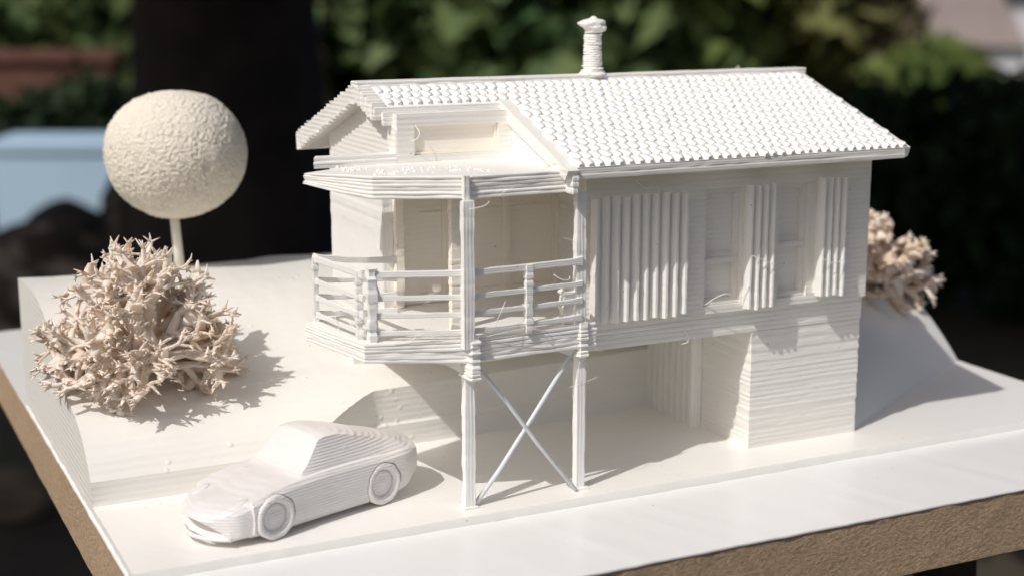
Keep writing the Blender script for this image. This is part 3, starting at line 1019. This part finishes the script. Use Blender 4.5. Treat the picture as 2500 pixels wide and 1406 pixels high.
strand([(-0.11, -0.06, 0.657), (-0.098, -0.066, 0.664), (-0.088, -0.06, 0.662)], 0.0006)

# ================================================================== TOY CAR
CO = Vector((-0.540, 0.1245, 0.0008))
cf = Vector((-0.942, -0.335, 0)).normalized()
cl = Vector((-cf.y, cf.x, 0))
def cw(x, y, z):
    return CO + cf * x + cl * y + Vector((0, 0, z))
car = thing('model_car', 'white 3D printed toy sports car parked on the plate beside the bank', 'model car', tuple(CO))
ST = [  # x, z bottom, belt z, top z, half width, half width at belt, half width at the top
    (-0.258, 0.058, 0.084, 0.088, 0.062, 0.056, 0.034),
    (-0.250, 0.044, 0.089, 0.096, 0.078, 0.070, 0.044),
    (-0.226, 0.028, 0.0925, 0.104, 0.089, 0.079, 0.050),
    (-0.190, 0.016, 0.0955, 0.116, 0.095, 0.083, 0.055),
    (-0.150, 0.012, 0.096, 0.127, 0.098, 0.085, 0.058),
    (-0.110, 0.010, 0.0985, 0.141, 0.098, 0.086, 0.060),
    (-0.070, 0.010, 0.0995, 0.153, 0.097, 0.086, 0.061),
    (-0.035, 0.010, 0.0995, 0.161, 0.096, 0.085, 0.062),
    (-0.012, 0.010, 0.0990, 0.162, 0.095, 0.084, 0.062),
    (0.004, 0.010, 0.0985, 0.158, 0.095, 0.084, 0.062),
    (0.014, 0.010, 0.0985, 0.146, 0.095, 0.083, 0.0645),
    (0.034, 0.010, 0.0975, 0.122, 0.095, 0.083, 0.070),
    (0.052, 0.010, 0.0965, 0.104, 0.095, 0.082, 0.074),
    (0.066, 0.010, 0.095, 0.097, 0.095, 0.083, 0.066),
    (0.100, 0.010, 0.0925, 0.0925, 0.096, 0.084, 0.058),
    (0.140, 0.011, 0.087, 0.085, 0.096, 0.084, 0.056),
    (0.175, 0.013, 0.079, 0.076, 0.094, 0.081, 0.056),
    (0.205, 0.014, 0.074, 0.072, 0.090, 0.076, 0.054),
    (0.228, 0.013, 0.067, 0.066, 0.084, 0.070, 0.050),
    (0.243, 0.012, 0.058, 0.058, 0.074, 0.062, 0.044),
    (0.251, 0.012, 0.046, 0.048, 0.064, 0.054, 0.036)]
def car_body():
    mb = MB()
    secs = []
    for (x, zb, zl, zt, w, wl, wr) in ST:
        h = zl - zb
        half = [(w * 0.86, zb), (w * 0.97, zb + h * 0.12), (w, zb + h * 0.42), (w * 0.995, zb + h * 0.70), (w * 0.965, zb + h * 0.90), (wl + 0.002, zl),
                (wl - 0.004, zl + (0.0015 if zt > zl + 0.004 else 0.0)), (wr + (wl - 0.004 - wr) * 0.45, zl + (zt - zl) * 0.50), (wr, zt - (0.0045 if zt > zl + 0.01 else 0.0)), (wr * 0.72, zt + 0.0005), (wr * 0.35, zt + 0.0028), (0, zt + 0.0036)]
        ring = [(y, z) for y, z in half] + [(-y, z) for y, z in reversed(half[:-1])]
        # nose and tail are rounded in plan
        secs.append([cw(x + (-(y / max(w, 1e-4)) ** 2 * (0.030 if x > 0.2 else 0.0)) + ((y / max(w, 1e-4)) ** 2 * (0.020 if x < -0.2 else 0.0)), y, z) for y, z in ring])
    # subdivide along x (Catmull-Rom) for a smooth shell
    n = len(secs[0])
    full = []
    for i in range(len(secs) - 1):
        for k in range(3):
            t = k / 3
            row = []
            for j in range(n):
                p0, p1, p2, p3 = secs[max(i - 1, 0)][j], secs[i][j], secs[i + 1][j], secs[min(i + 2, len(secs) - 1)][j]
                a = 0.5 * ((2 * p1) + (p2 - p0) * t + (2 * p0 - 5 * p1 + 4 * p2 - p3) * t * t + (3 * p1 - p0 - 3 * p2 + p3) * t ** 3)
                b = p1.lerp(p2, t)
                row.append(a.lerp(b, 0.7))
            full.append(row)
    full.append(secs[-1])
    for row in full:
        mb.v += [tuple(p) for p in row]
    for i in range(len(full) - 1):
        for j in range(n):
            j2 = (j + 1) % n
            mb.f.append((i * n + j, i * n + j2, (i + 1) * n + j2, (i + 1) * n + j))
    mb.f.append(tuple(range(n)))
    mb.f.append(tuple((len(full) - 1) * n + j for j in reversed(range(n))))
    me = mb.mesh('body', True)
    bm = bmesh.new(); bm.from_mesh(me)
    bmesh.ops.recalc_face_normals(bm, faces=bm.faces)
    bm.to_mesh(me); bm.free()
    return me
def disc_mesh(cx, side, prof, n=28):
    """Rings of (radius, outward offset) turned about the car's cross axis."""
    mb = MB()
    for (r, yo) in prof:
        for i in range(n):
            a = 2 * math.pi * i / n
            rr = 0.92 * r * (1 + 0.055 * noise.noise((math.cos(a) * 3 + cx * 30, math.sin(a) * 3, side)))
            mb.v.append(tuple(cw(cx + rr * math.cos(a), side * (0.086 + yo), 0.0428 + rr * math.sin(a))))
    for k in range(len(prof) - 1):
        for i in range(n):
            j = (i + 1) % n
            q = (k * n + i, k * n + j, (k + 1) * n + j, (k + 1) * n + i)
            mb.f.append(q if side > 0 else tuple(reversed(q)))
    a, b = tuple(range(n)), tuple((len(prof) - 1) * n + i for i in range(n))
    mb.f.append(tuple(reversed(a)) if side > 0 else a)
    mb.f.append(b if side > 0 else tuple(reversed(b)))
    return mb
me = car_body()
body = link('body', me, M['car'], car)
# wheel arches cut out of the shell
cut = MB()
for cx in (0.1285, -0.1285):
    for side in (1, -1):
        d = disc_mesh(cx, side, [(0.0472, -0.014), (0.0472, 0.03)])
        cut.add(d.v, d.f)
cme = cut.mesh('cutter')
bm = bmesh.new(); bm.from_mesh(cme); bmesh.ops.recalc_face_normals(bm, faces=bm.faces); bm.to_mesh(cme); bm.free()
cuto = bpy.data.objects.new('cutter', cme); COL.objects.link(cuto)
md = body.modifiers.new('arches', 'BOOLEAN'); md.operation = 'DIFFERENCE'; md.object = cuto; md.solver = 'EXACT'
dg = bpy.context.evaluated_depsgraph_get()
nm = bpy.data.meshes.new_from_object(body.evaluated_get(dg))
body.modifiers.clear()
body.data = nm
bpy.data.objects.remove(cuto)
nm.polygons.foreach_set('use_smooth', [True] * len(nm.polygons))
nm.set_sharp_from_angle(angle=R(17))
for cx in (0.1285, -0.1285):
    for side in (1, -1):
        w = disc_mesh(cx, side, [(0.045, -0.012), (0.0462, 0.0), (0.0458, 0.008), (0.043, 0.0115), (0.0385, 0.0125), (0.0345, 0.0112), (0.0305, 0.0070), (0.0285, 0.0030)]).build('wheel', M['car'], car, True)
        w.data.set_sharp_from_angle(angle=R(65))
        disc_mesh(cx, side, [(0.0282, 0.0015), (0.0280, 0.0046), (0.022, 0.0030), (0.012, 0.0034), (0.005, 0.0048)]).build('rim', M['car'], w, True)
# headlight dents' raised rims and the bumper lip
from mathutils.bvhtree import BVHTree
shell = BVHTree.FromPolygons([v.co for v in nm.vertices], [tuple(p.vertices) for p in nm.polygons])
for side in (1, -1):
    mb = MB()
    n = 18
    for (k, dz) in ((1.0, -0.006), (1.0, 0.0004), (0.86, 0.0016), (0.55, 0.0024), (0.2, 0.0027)):
        for i in range(n):
            a = 2 * math.pi * i / n
            x = 0.186 + 0.020 * k * math.cos(a); y = side * (0.060 + 0.0105 * k * math.sin(a))
            hit = shell.ray_cast(cw(x, y, 0.3), Vector((0, 0, -1)))[0]
            z = hit.z if hit is not None else cw(x, y, 0.07).z
            mb.v.append((*cw(x, y, 0)[:2], z + dz))
    for k in range(4):
        for i in range(n):
            j = (i + 1) % n
            q = (k * n + i, k * n + j, (k + 1) * n + j, (k + 1) * n + i)
            mb.f.append(q if side > 0 else tuple(reversed(q)))
    q = tuple(4 * n + i for i in range(n)); mb.f.append(q if side > 0 else tuple(reversed(q)))
    mb.build('headlight', M['car'], car, True)
mb = MB()
pts = [cw(0.2465 - 0.031 * (t * 0.074 / 0.070) ** 2, t * 0.074, 0.0165) for t in [i / 12 - 1 for i in range(25)]]
mb.tube(pts, [0.0042] * 25, 8, True, 1.0)
mb.build('bumper', M['car'], car, True)

# ================================================================== BALL TREE
tree = thing('model_tree', 'round cream foam ball tree on a thin straight stem at the back of the bank', 'model tree', (-0.525, 1.10, 0.30))
mb = MB()
mb.tube([(-0.5245, 1.10, 0.288), (-0.528, 1.10, 0.36), (-0.534, 1.10, 0.45)], [0.0125, 0.0118, 0.0115], 14)
mb.build('trunk', M['stem'], tree, True)
bm = bmesh.new()
bmesh.ops.create_icosphere(bm, subdivisions=7, radius=1.0)
C0 = Vector((-0.5215, 1.10, 0.5845))
for v in bm.verts:
    d = v.co.normalized()
    k = 1 + 0.018 * noise.noise(d * 1.6 + Vector((3, 1, 0)))
    f1 = noise.noise(d * 22); f2 = noise.noise(d * 46 + Vector((9, 0, 0))); f3 = noise.noise(d * 9)
    k += 0.010 * f1 + (0.030 * (0.5 - noise.voronoi(d * 26)[0][0]) + 0.022 * (0.5 - noise.voronoi(d * 47 + Vector((4, 0, 0)))[0][0]) + 0.012 * f2) * (0.9 + 0.8 * f3) - (0.05 * max(0, 1 - (d - Vector((0.18, -0.93, -0.1)).normalized()).length / 0.085))
    if d.z > 0.86:
        k *= 1 - (d.z - 0.86) * 0.30
    v.co = Vector((d.x * 0.1705 * k, d.y * 0.1705 * k, d.z * 0.157 * k)) + C0
me = bpy.data.meshes.new('crown'); bm.to_mesh(me); bm.free()
me.polygons.foreach_set('use_smooth', [True] * len(me.polygons))
link('crown', me, M['foam'], tree)

# ================================================================== LICHEN SHRUBS
def lichen(root, center, radii, nb, seed, mat, r0, depth=5, low=-0.25, floor=None, spread=1.0):
    rn = random.Random(seed)
    center = Vector(center)
    def rv():
        return Vector((rn.gauss(0, 1), rn.gauss(0, 1), rn.gauss(0, 1))).normalized()
    def inside(p):
        q = p - center
        return (q.x / radii[0]) ** 2 + (q.y / radii[1]) ** 2 + (q.z / radii[2]) ** 2
    for bi in range(nb):
        t = (bi + 0.5) / nb
        zc = 1 - t * (1 - low)
        ph = bi * 2.39996 + rn.uniform(-0.3, 0.3)
        s = math.sqrt(max(0, 1 - zc * zc))
        d0 = Vector((s * math.cos(ph), s * math.sin(ph), zc))
        mb = MB()
        def grow(p, d, ln, r, lev):
            n = 3 if lev < 2 else 2
            pts, rad = [p.copy()], [r]
            q = p.copy(); dd = d.copy()
            bend = rv() * 0.45
            for i in range(n):
                dd = (dd + bend * 0.5 + rv() * 0.16).normalized()
                q = q + dd * (ln / n)
                if floor is not None:
                    zf = floor(q)
                    if q.z < zf + 0.004:
                        q.z = zf + 0.004; dd.z = abs(dd.z) * 0.5 + 0.15; dd.normalize()
                pts.append(q.copy())
                rad.append(r * (1 - 0.28 * (i + 1) / n) if lev < depth else r * (1 - 0.80 * (i + 1) / n))
            mb.tube(pts, rad, 5, lev >= depth, rn.uniform(1.6, 3.6) if lev < depth else rn.uniform(1.4, 2.6))
            if lev >= depth:
                return
            e = inside(q)
            if e > 1.10 and lev < depth - 1:
                lev = depth - 1
            k = 3 if rn.random() < (0.55 if lev >= depth - 2 else 0.25) else 2
            side = dd.cross(rv()).normalized()
            for c in range(k):
                an = (c - (k - 1) / 2) * rn.uniform(0.7, 1.05) * (1.25 if k == 2 else 0.85)
                nd = (dd * math.cos(an) + side * math.sin(an) + rv() * 0.30).normalized()
                grow(q, nd, ln * rn.uniform(0.62, 0.86), r * 0.74, lev + 1)
        p0 = center + Vector((d0.x * radii[0], d0.y * radii[1], d0.z * radii[2])) * rn.uniform(0.12, 0.45)
        reach = (Vector((d0.x * radii[0], d0.y * radii[1], d0.z * radii[2]))).length
        grow(p0, d0, reach * 0.30 * spread, r0, 0)
        mb.build('branch', mat, root, True)
def bankfloor(p):
    if p.x < -0.895:
        return -0.02 if p.x < -0.903 else 0.05
    return prof(p.y) if p.y > 0.31 else 0.0
sh = thing('lichen_shrub', 'pale pinkish dried lichen shrub with spiky forked tips on the left bank', 'model shrub', (-0.72, 0.57, 0.17), 'dried lichen shrubs on the model')
lichen(sh, (-0.742, 0.555, 0.215), (0.192, 0.18, 0.225), 36, 21, M['lichen'], 0.0120, 5, -0.22, bankfloor)
def rbfloor(p):
    yf = 0.075 + max(0, (p.x - 0.76)) * 0.575
    h = 0.80 * (p.y - yf)
    return min(0.32, 0.30 * (1 - math.exp(-(h / 0.30) * 1.12)) / (1 - math.exp(-2.2))) if h > 0 else 0.0
sh = thing('lichen_shrub', 'browner out of focus lichen shrub on the bank at the right of the house', 'model shrub', (1.22, 0.62, 0.17), 'dried lichen shrubs on the model')
lichen(sh, (1.20, 0.62, 0.215), (0.205, 0.16, 0.155), 22, 5, M['lichen_brown'], 0.017, 4, -0.3, rbfloor, 1.05)
sh = thing('lichen_shrub', 'tall pale lichen shrub whose top peeks over the roof ridge behind the house', 'model shrub', (1.0, 0.95, 0.27), 'dried lichen shrubs on the model')
lichen(sh, (1.0, 0.95, 0.505), (0.17, 0.14, 0.235), 24, 9, M['lichen'], 0.017, 4, -0.6, rbfloor, 1.0)

# ================================================================== THE GARDEN BEHIND (all far out of focus)
GZ = -8.0                                    # the lawn, 80 cm below the board
def G(d, s, z):
    """A spot in the garden: d units along the garden axis, s units to its right."""
    return Vector((CAM.x, CAM.y, 0)) + hd * d + rt * s + Vector((0, 0, z))

def ground_mat():
    mt, nt, b = newmat('garden_ground')
    L = nt.links.new
    g = N(nt, 'ShaderNodeNewGeometry')
    n = N(nt, 'ShaderNodeTexNoise', Scale=0.12, Detail=6.0, Roughness=0.65)
    L(g.outputs['Position'], n.inputs['Vector'])
    rp = N(nt, 'ShaderNodeValToRGB')
    e = rp.color_ramp.elements
    e[0].position = 0.38; e[0].color = (0.035, 0.026, 0.018, 1)
    e[1].position = 0.66; e[1].color = (0.05, 0.08, 0.02, 1)
    x = e.new(0.52); x.color = (0.06, 0.05, 0.028, 1)
    L(n.outputs['Fac'], rp.inputs[0])
    L(rp.outputs[0], b.inputs['Base Color'])
    b.inputs['Roughness'].default_value = 0.95
    return mt
mb = MB()
mb.add([(-3000, -3000, GZ), (3000, -3000, GZ), (3000, 3000, GZ), (-3000, 3000, GZ)], [(0, 1, 2, 3)])
gr = mb.build('ground', ground_mat())
gr['kind'] = 'structure'

M['bark'] = simple('dark_bark', (0.07, 0.05, 0.045), 0.9, 0.5, (0.022, 0.018, 0.018), 0.8, 2.0, 0.3)
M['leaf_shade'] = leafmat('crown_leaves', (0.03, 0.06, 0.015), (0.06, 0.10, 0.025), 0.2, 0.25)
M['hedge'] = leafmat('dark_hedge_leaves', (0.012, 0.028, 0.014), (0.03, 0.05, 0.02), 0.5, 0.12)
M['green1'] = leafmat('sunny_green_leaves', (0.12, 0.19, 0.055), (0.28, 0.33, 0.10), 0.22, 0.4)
M['green2'] = leafmat('olive_green_leaves', (0.15, 0.18, 0.06), (0.32, 0.32, 0.12), 0.22, 0.4)
M['green3'] = leafmat('deep_green_leaves', (0.08, 0.15, 0.06), (0.20, 0.26, 0.10), 0.25, 0.35)
M['dry'] = leafmat('dry_brown_leaves', (0.15, 0.13, 0.075), (0.30, 0.25, 0.16), 0.22, 0.2)

def foliage(n, c, radii, size, seed, shell=0.55, lump=0.28, zmin=None):
    """Many leaf-sized faces gathered in clumps through the volume of a crown, as one mesh."""
    rn = random.Random(seed)
    mb = MB()
    c = Vector(c)
    clumps = []
    for i in range(max(10, n // 45)):
        d = Vector((rn.gauss(0, 1), rn.gauss(0, 1), rn.gauss(0, 1))).normalized()
        k = rn.uniform(shell, 1.0) * (1 + lump * noise.noise(d * 2.3 + Vector((seed, 0, 0))))
        clumps.append(c + Vector((d.x * radii[0], d.y * radii[1], d.z * radii[2])) * k)
    cr = 0.24 * (radii[0] * radii[1] * radii[2]) ** (1 / 3)
    for i in range(n):
        p = rn.choice(clumps) + Vector((rn.gauss(0, 1), rn.gauss(0, 1), rn.gauss(0, 1))) * cr * 0.55
        if zmin is not None and p.z < zmin:
            p.z = zmin + rn.random() * size
        a = Vector((rn.gauss(0, 1), rn.gauss(0, 1), rn.gauss(0, 1))).normalized()
        b = a.cross(Vector((rn.gauss(0, 1), rn.gauss(0, 1), rn.gauss(0, 1)))).normalized()
        s = size * rn.uniform(0.6, 1.3)
        mb.add([p - a * s * 0.55, p + b * s * 0.28, p + a * s * 0.55, p - b * s * 0.28], [(0, 1, 2, 3)])
    return mb

def trunk(d, s, r, z1, seed, lean=(0, 0), lo=GZ - 0.3):
    mb = MB()
    n, k = 18, 14
    p = G(d, s, 0)
    for j in range(k + 1):
        t = j / k
        z = lo + (z1 - lo) * t
        rr = r * (1 + 0.35 * math.exp(-t * 9) - 0.25 * t)
        for i in range(n):
            a = 2 * math.pi * i / n
            q = rr * (1 + 0.10 * noise.noise((math.cos(a) * 2 + seed, math.sin(a) * 2, z * 0.15)))
            mb.v.append((p.x + lean[0] * t + q * math.cos(a), p.y + lean[1] * t + q * math.sin(a), z))
    for j in range(k):
        for i in range(n):
            i2 = (i + 1) % n
            mb.f.append((j * n + i, j * n + i2, (j + 1) * n + i2, (j + 1) * n + i))
    mb.f.append(tuple(k * n + i for i in range(n)))
    return mb

# the big tree whose crown (above the picture) shades the middle of the garden
big = thing('garden_tree', 'huge dark tree trunk in deep shade behind the ball tree', 'tree', tuple(G(32, -6.3, GZ)))
trunk(32, -6.15, 2.1, 14, 2.0).build('trunk', M['bark'], big, True)
for i, (az, ln) in enumerate(((0.4, 13), (1.6, 12), (2.7, 12), (3.9, 14), (5.2, 12))):
    mb = MB()
    a = G(32, -6.3, 8 + i * 1.1)
    mb.tube([a, a + Vector((math.cos(az) * ln * 0.4, math.sin(az) * ln * 0.4, 4)), a + Vector((math.cos(az) * ln, math.sin(az) * ln, 9))], [0.9, 0.6, 0.2], 8)
    mb.build('limb', M['bark'], big, True)
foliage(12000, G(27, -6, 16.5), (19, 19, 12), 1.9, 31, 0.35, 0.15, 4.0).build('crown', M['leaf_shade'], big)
# second tree out of view, added to shade the ground left of the board
t2 = thing('garden_tree', 'unseen leafy tree left of the table, added to shade the ground beside the board', 'tree', tuple(G(6, -27, GZ)))
trunk(6, -27, 1.1, 12, 5.0).build('trunk', M['bark'], t2, True)
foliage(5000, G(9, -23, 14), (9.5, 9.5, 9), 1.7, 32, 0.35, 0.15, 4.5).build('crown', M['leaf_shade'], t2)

t3 = thing('garden_tree', 'unseen bushy tree well to the right of the table, added to block sky light', 'tree', tuple(G(16, 24, GZ)))  # out of view, added to keep sky light off the right bank
trunk(16, 24, 0.9, 12, 8.0).build('trunk', M['bark'], t3, True)
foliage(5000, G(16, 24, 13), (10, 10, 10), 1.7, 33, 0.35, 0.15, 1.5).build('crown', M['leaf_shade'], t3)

# shaded hedge shrubs
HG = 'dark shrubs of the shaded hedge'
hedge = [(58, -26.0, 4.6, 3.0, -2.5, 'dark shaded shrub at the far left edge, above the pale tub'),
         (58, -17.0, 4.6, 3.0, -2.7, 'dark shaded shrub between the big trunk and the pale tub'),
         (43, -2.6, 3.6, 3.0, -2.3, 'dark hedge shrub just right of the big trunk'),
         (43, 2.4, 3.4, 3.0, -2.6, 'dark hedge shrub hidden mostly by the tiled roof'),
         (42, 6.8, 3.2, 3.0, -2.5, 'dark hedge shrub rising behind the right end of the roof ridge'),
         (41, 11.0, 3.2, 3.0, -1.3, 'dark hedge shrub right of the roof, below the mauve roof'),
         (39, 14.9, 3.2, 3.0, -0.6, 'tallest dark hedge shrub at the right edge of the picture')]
for i, (d, s, rx, ry, zt, lab) in enumerate(hedge):
    h = zt - GZ
    p = G(d, s, GZ)
    t = thing('hedge_shrub', lab, 'shrub', tuple(p), HG)
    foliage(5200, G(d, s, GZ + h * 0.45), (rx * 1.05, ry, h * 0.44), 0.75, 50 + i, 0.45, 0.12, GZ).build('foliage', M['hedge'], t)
    mb = MB(); mb.tube([p, p + Vector((0.2, 0.1, h * 0.6))], [0.35, 0.15], 7); mb.build('stem', M['bark'], t, True)

# sunlit shrubs further off
SG = 'sunlit shrubs beyond the hedge'
far = [(86, -11.0, 6.0, 5, 9, 'green3', 'deep green shrub just right of the big trunk, in sun'),
       (92, -4.0, 6.0, 5, 9, 'green2', 'olive green sunlit shrub left of the chimney'),
       (84, 2.0, 5.5, 5, 9, 'green3', 'deep green shrub standing behind the chimney'),
       (90, 8.5, 6.0, 5, 9, 'green1', 'bright green sunlit shrub right of the chimney'),
       (96, 16.5, 6.0, 5, 9, 'green2', 'olive shrub above the right part of the ridge'),
       (96, 21.5, 3.4, 3, 1, 'dry', 'dry brown shrub above the right end of the ridge'),
       (80, -13.5, 2.2, 2, 1.0, 'dry', 'small dry tan shrub at the edge of the big trunk'),
       (76, 21.5, 2.4, 3, -3.6, 'green1', 'small bright green shrub left of the mauve roof'),
       (104, -30.0, 9.0, 5, 2.5, 'green3', 'dark green shrub at the top left in front of the pale shed')]
for i, (d, s, rx, ry, zt, mt, lab) in enumerate(far):
    h = zt - GZ
    p = G(d, s, GZ)
    t = thing('sunlit_shrub', lab, 'shrub', tuple(p), SG)
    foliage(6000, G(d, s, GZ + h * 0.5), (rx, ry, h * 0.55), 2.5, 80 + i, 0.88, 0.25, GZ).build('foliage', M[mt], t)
    mb = MB(); mb.tube([p, p + Vector((0.2, 0.1, h * 0.6))], [0.5, 0.2], 7); mb.build('stem', M['bark'], t, True)

# pale blue tub
M['tub'] = simple('pale_blue_plastic', (0.50, 0.68, 0.84), 0.5, 0.4, (0.46, 0.64, 0.81))
tub = thing('storage_tub', 'pale blue plastic tub standing on the lawn behind the ball tree', 'tub', tuple(G(47, -14.3, GZ)))
def obox(mb, d0, d1, s0, s1, z0, z1, tap=0.0):
    q = [G(d0, s0 + tap, z0), G(d0, s1 - tap, z0), G(d1, s1 - tap, z0), G(d1, s0 + tap, z0), G(d0, s0, z1), G(d0, s1, z1), G(d1, s1, z1), G(d1, s0, z1)]
    mb.add(q, [(3, 2, 1, 0), (4, 5, 6, 7), (0, 1, 5, 4), (1, 2, 6, 5), (2, 3, 7, 6), (3, 0, 4, 7)])
mb = MB(); obox(mb, 46, 49, -16.4, -12.3, GZ, -4.30, 0.25); mb.build('body', M['tub'], tub)
mb = MB(); obox(mb, 45.9, 49.1, -16.48, -12.22, -4.29, -4.0); mb.build('lid', M['tub'], tub)

# rocks / logs in front of it
M['rock'] = simple('dark_rock', (0.05, 0.04, 0.033), 0.9, 0.7, (0.025, 0.02, 0.018), 0.7, 1.2, 0.3)
def rock(name, d, s, r, seed, lab, mat, sq=0.8):
    bm = bmesh.new()
    bmesh.ops.create_icosphere(bm, subdivisions=4, radius=1)
    c = G(d, s, GZ + r * sq * 0.6)
    for v in bm.verts:
        dd = v.co.normalized()
        k = 1 + 0.22 * noise.noise(dd * 1.4 + Vector((seed, 0, 0))) + 0.07 * noise.noise(dd * 4)
        v.co = c + Vector((dd.x * r * k, dd.y * r * k, dd.z * r * sq * k))
    me = bpy.data.meshes.new(name); bm.to_mesh(me); bm.free()
    me.polygons.foreach_set('use_smooth', [True] * len(me.polygons))
    tag(link(name, me, mat), lab, 'rock', 'rocks on the garden ground')
rock('garden_rock', 40, -12.2, 2.5, 1.0, 'dark round rock low in front of the pale blue tub', M['rock'], 0.72)
rock('garden_rock', 41, -10.0, 1.8, 4.0, 'taller dark rock right of the pale blue tub, beside the trunk', M['rock'], 1.4)
M['stone'] = simple('tan_stone', (0.20, 0.15, 0.10), 0.9, 0.8, (0.12, 0.09, 0.06), 0.6, 1.0, 0.2)
rock('garden_rock', 24.5, -8.9, 1.1, 7.0, 'tan stone lying on the ground left of the board', M['stone'], 0.35)

# terracotta garden wall on the left
M['terracotta'] = simple('terracotta', (0.17, 0.08, 0.06), 0.85, 0.5, (0.09, 0.045, 0.032), 0.4, 2.0, 0.1)
tw = thing('garden_wall', 'low terracotta garden wall at the left, half in shade', 'wall', tuple(G(72, -22, GZ)))
mb = MB(); obox(mb, 72, 73.2, -25.6, -19.4, GZ, -2.9); mb.build('wall', M['terracotta'], tw)
mb = MB(); obox(mb, 71.7, 73.5, -25.9, -19.1, -2.895, -2.4); mb.build('coping', M['terracotta'], tw)

# pale shed far left
M['shed'] = simple('pale_blue_boards', (0.5, 0.62, 0.75), 0.6, 0.3, (0.44, 0.57, 0.7))
shd = thing('garden_shed', 'pale blue shed far off in the top left corner', 'shed', tuple(G(120, -37, GZ)))
mb = MB(); obox(mb, 120, 130, -46, -34, GZ, 4); mb.build('wall', M['shed'], shd)
mb = MB(); obox(mb, 119, 131, -47, -33, 4.01, 5.2); mb.build('roof', M['terracotta'], shd)

# neighbour's house, its roof below the camera's level
M['mauve'] = simple('mauve_roof', (0.27, 0.225, 0.215), 0.85, 0.25, (0.23, 0.19, 0.18), 0.3, 1.5, 0.1)
M['render'] = simple('white_render', (0.7, 0.72, 0.75), 0.8)
nb = thing('neighbour_house', 'neighbouring house with a mauve brown roof and white gable, top right', 'house', tuple(G(145, 43, GZ)))
def add_roof(mb, d0, d1, d2, s0, s1, z0, z1):
    q = [G(d0, s0, z0), G(d0, s1, z0), G(d1, s1, z1), G(d1, s0, z1), G(d2, s1, z0), G(d2, s0, z0)]
    mb.add(q, [(0, 1, 2, 3), (3, 2, 4, 5), (0, 3, 5), (1, 4, 2), (0, 5, 4, 1)])
mb = MB(); add_roof(mb, 140, 152, 164, 36.5, 48.2, -5.2, 2.5); mb.build('roof', M['mauve'], nb)
mb = MB(); obox(mb, 141, 163, 37, 48, GZ, -5.21); mb.build('wall', M['render'], nb)
mb = MB(); obox(mb, 139, 163, 48.4, 64, GZ, -1.2); mb.build('side_wall', M['render'], nb)
M['slate'] = simple('dark_slate', (0.05, 0.055, 0.07), 0.7)
mb = MB(); add_roof(mb, 137, 151, 165, 47.9, 66, -1.19, 6); mb.build('side_roof', M['slate'], nb)

# dark wooden stool that carries the board (its top hidden under it)
M['darkwood'] = simple('dark_stained_wood', (0.022, 0.018, 0.016), 0.55, 6.0, (0.012, 0.01, 0.009))
st = thing('garden_stool', 'dark wooden stool under the board', 'stool', (0.35, 0.5, GZ))
mb = MB(); mb.box(-0.45, 1.18, 0.02, 1.02, -0.275, -0.157); mb.build('top', M['darkwood'], st)
for x in (-0.36, 1.02):
    for y in (0.06, 0.88):
        mb = MB()
        mb.add([(x, y, -0.2755), (x + 0.11, y, -0.2755), (x + 0.11, y + 0.1, -0.2755), (x, y + 0.1, -0.2755)] +
               [(x + (-.3 if x < 0 else .3), y + (-.2 if y < .5 else .2), GZ), (x + .11 + (-.3 if x < 0 else .3), y + (-.2 if y < .5 else .2), GZ), (x + .11 + (-.3 if x < 0 else .3), y + .1 + (-.2 if y < .5 else .2), GZ), (x + (-.3 if x < 0 else .3), y + .1 + (-.2 if y < .5 else .2), GZ)],
               [(0, 1, 2, 3), (7, 6, 5, 4), (0, 4, 5, 1), (1, 5, 6, 2), (2, 6, 7, 3), (3, 7, 4, 0)])
        mb.build('leg', M['darkwood'], st)
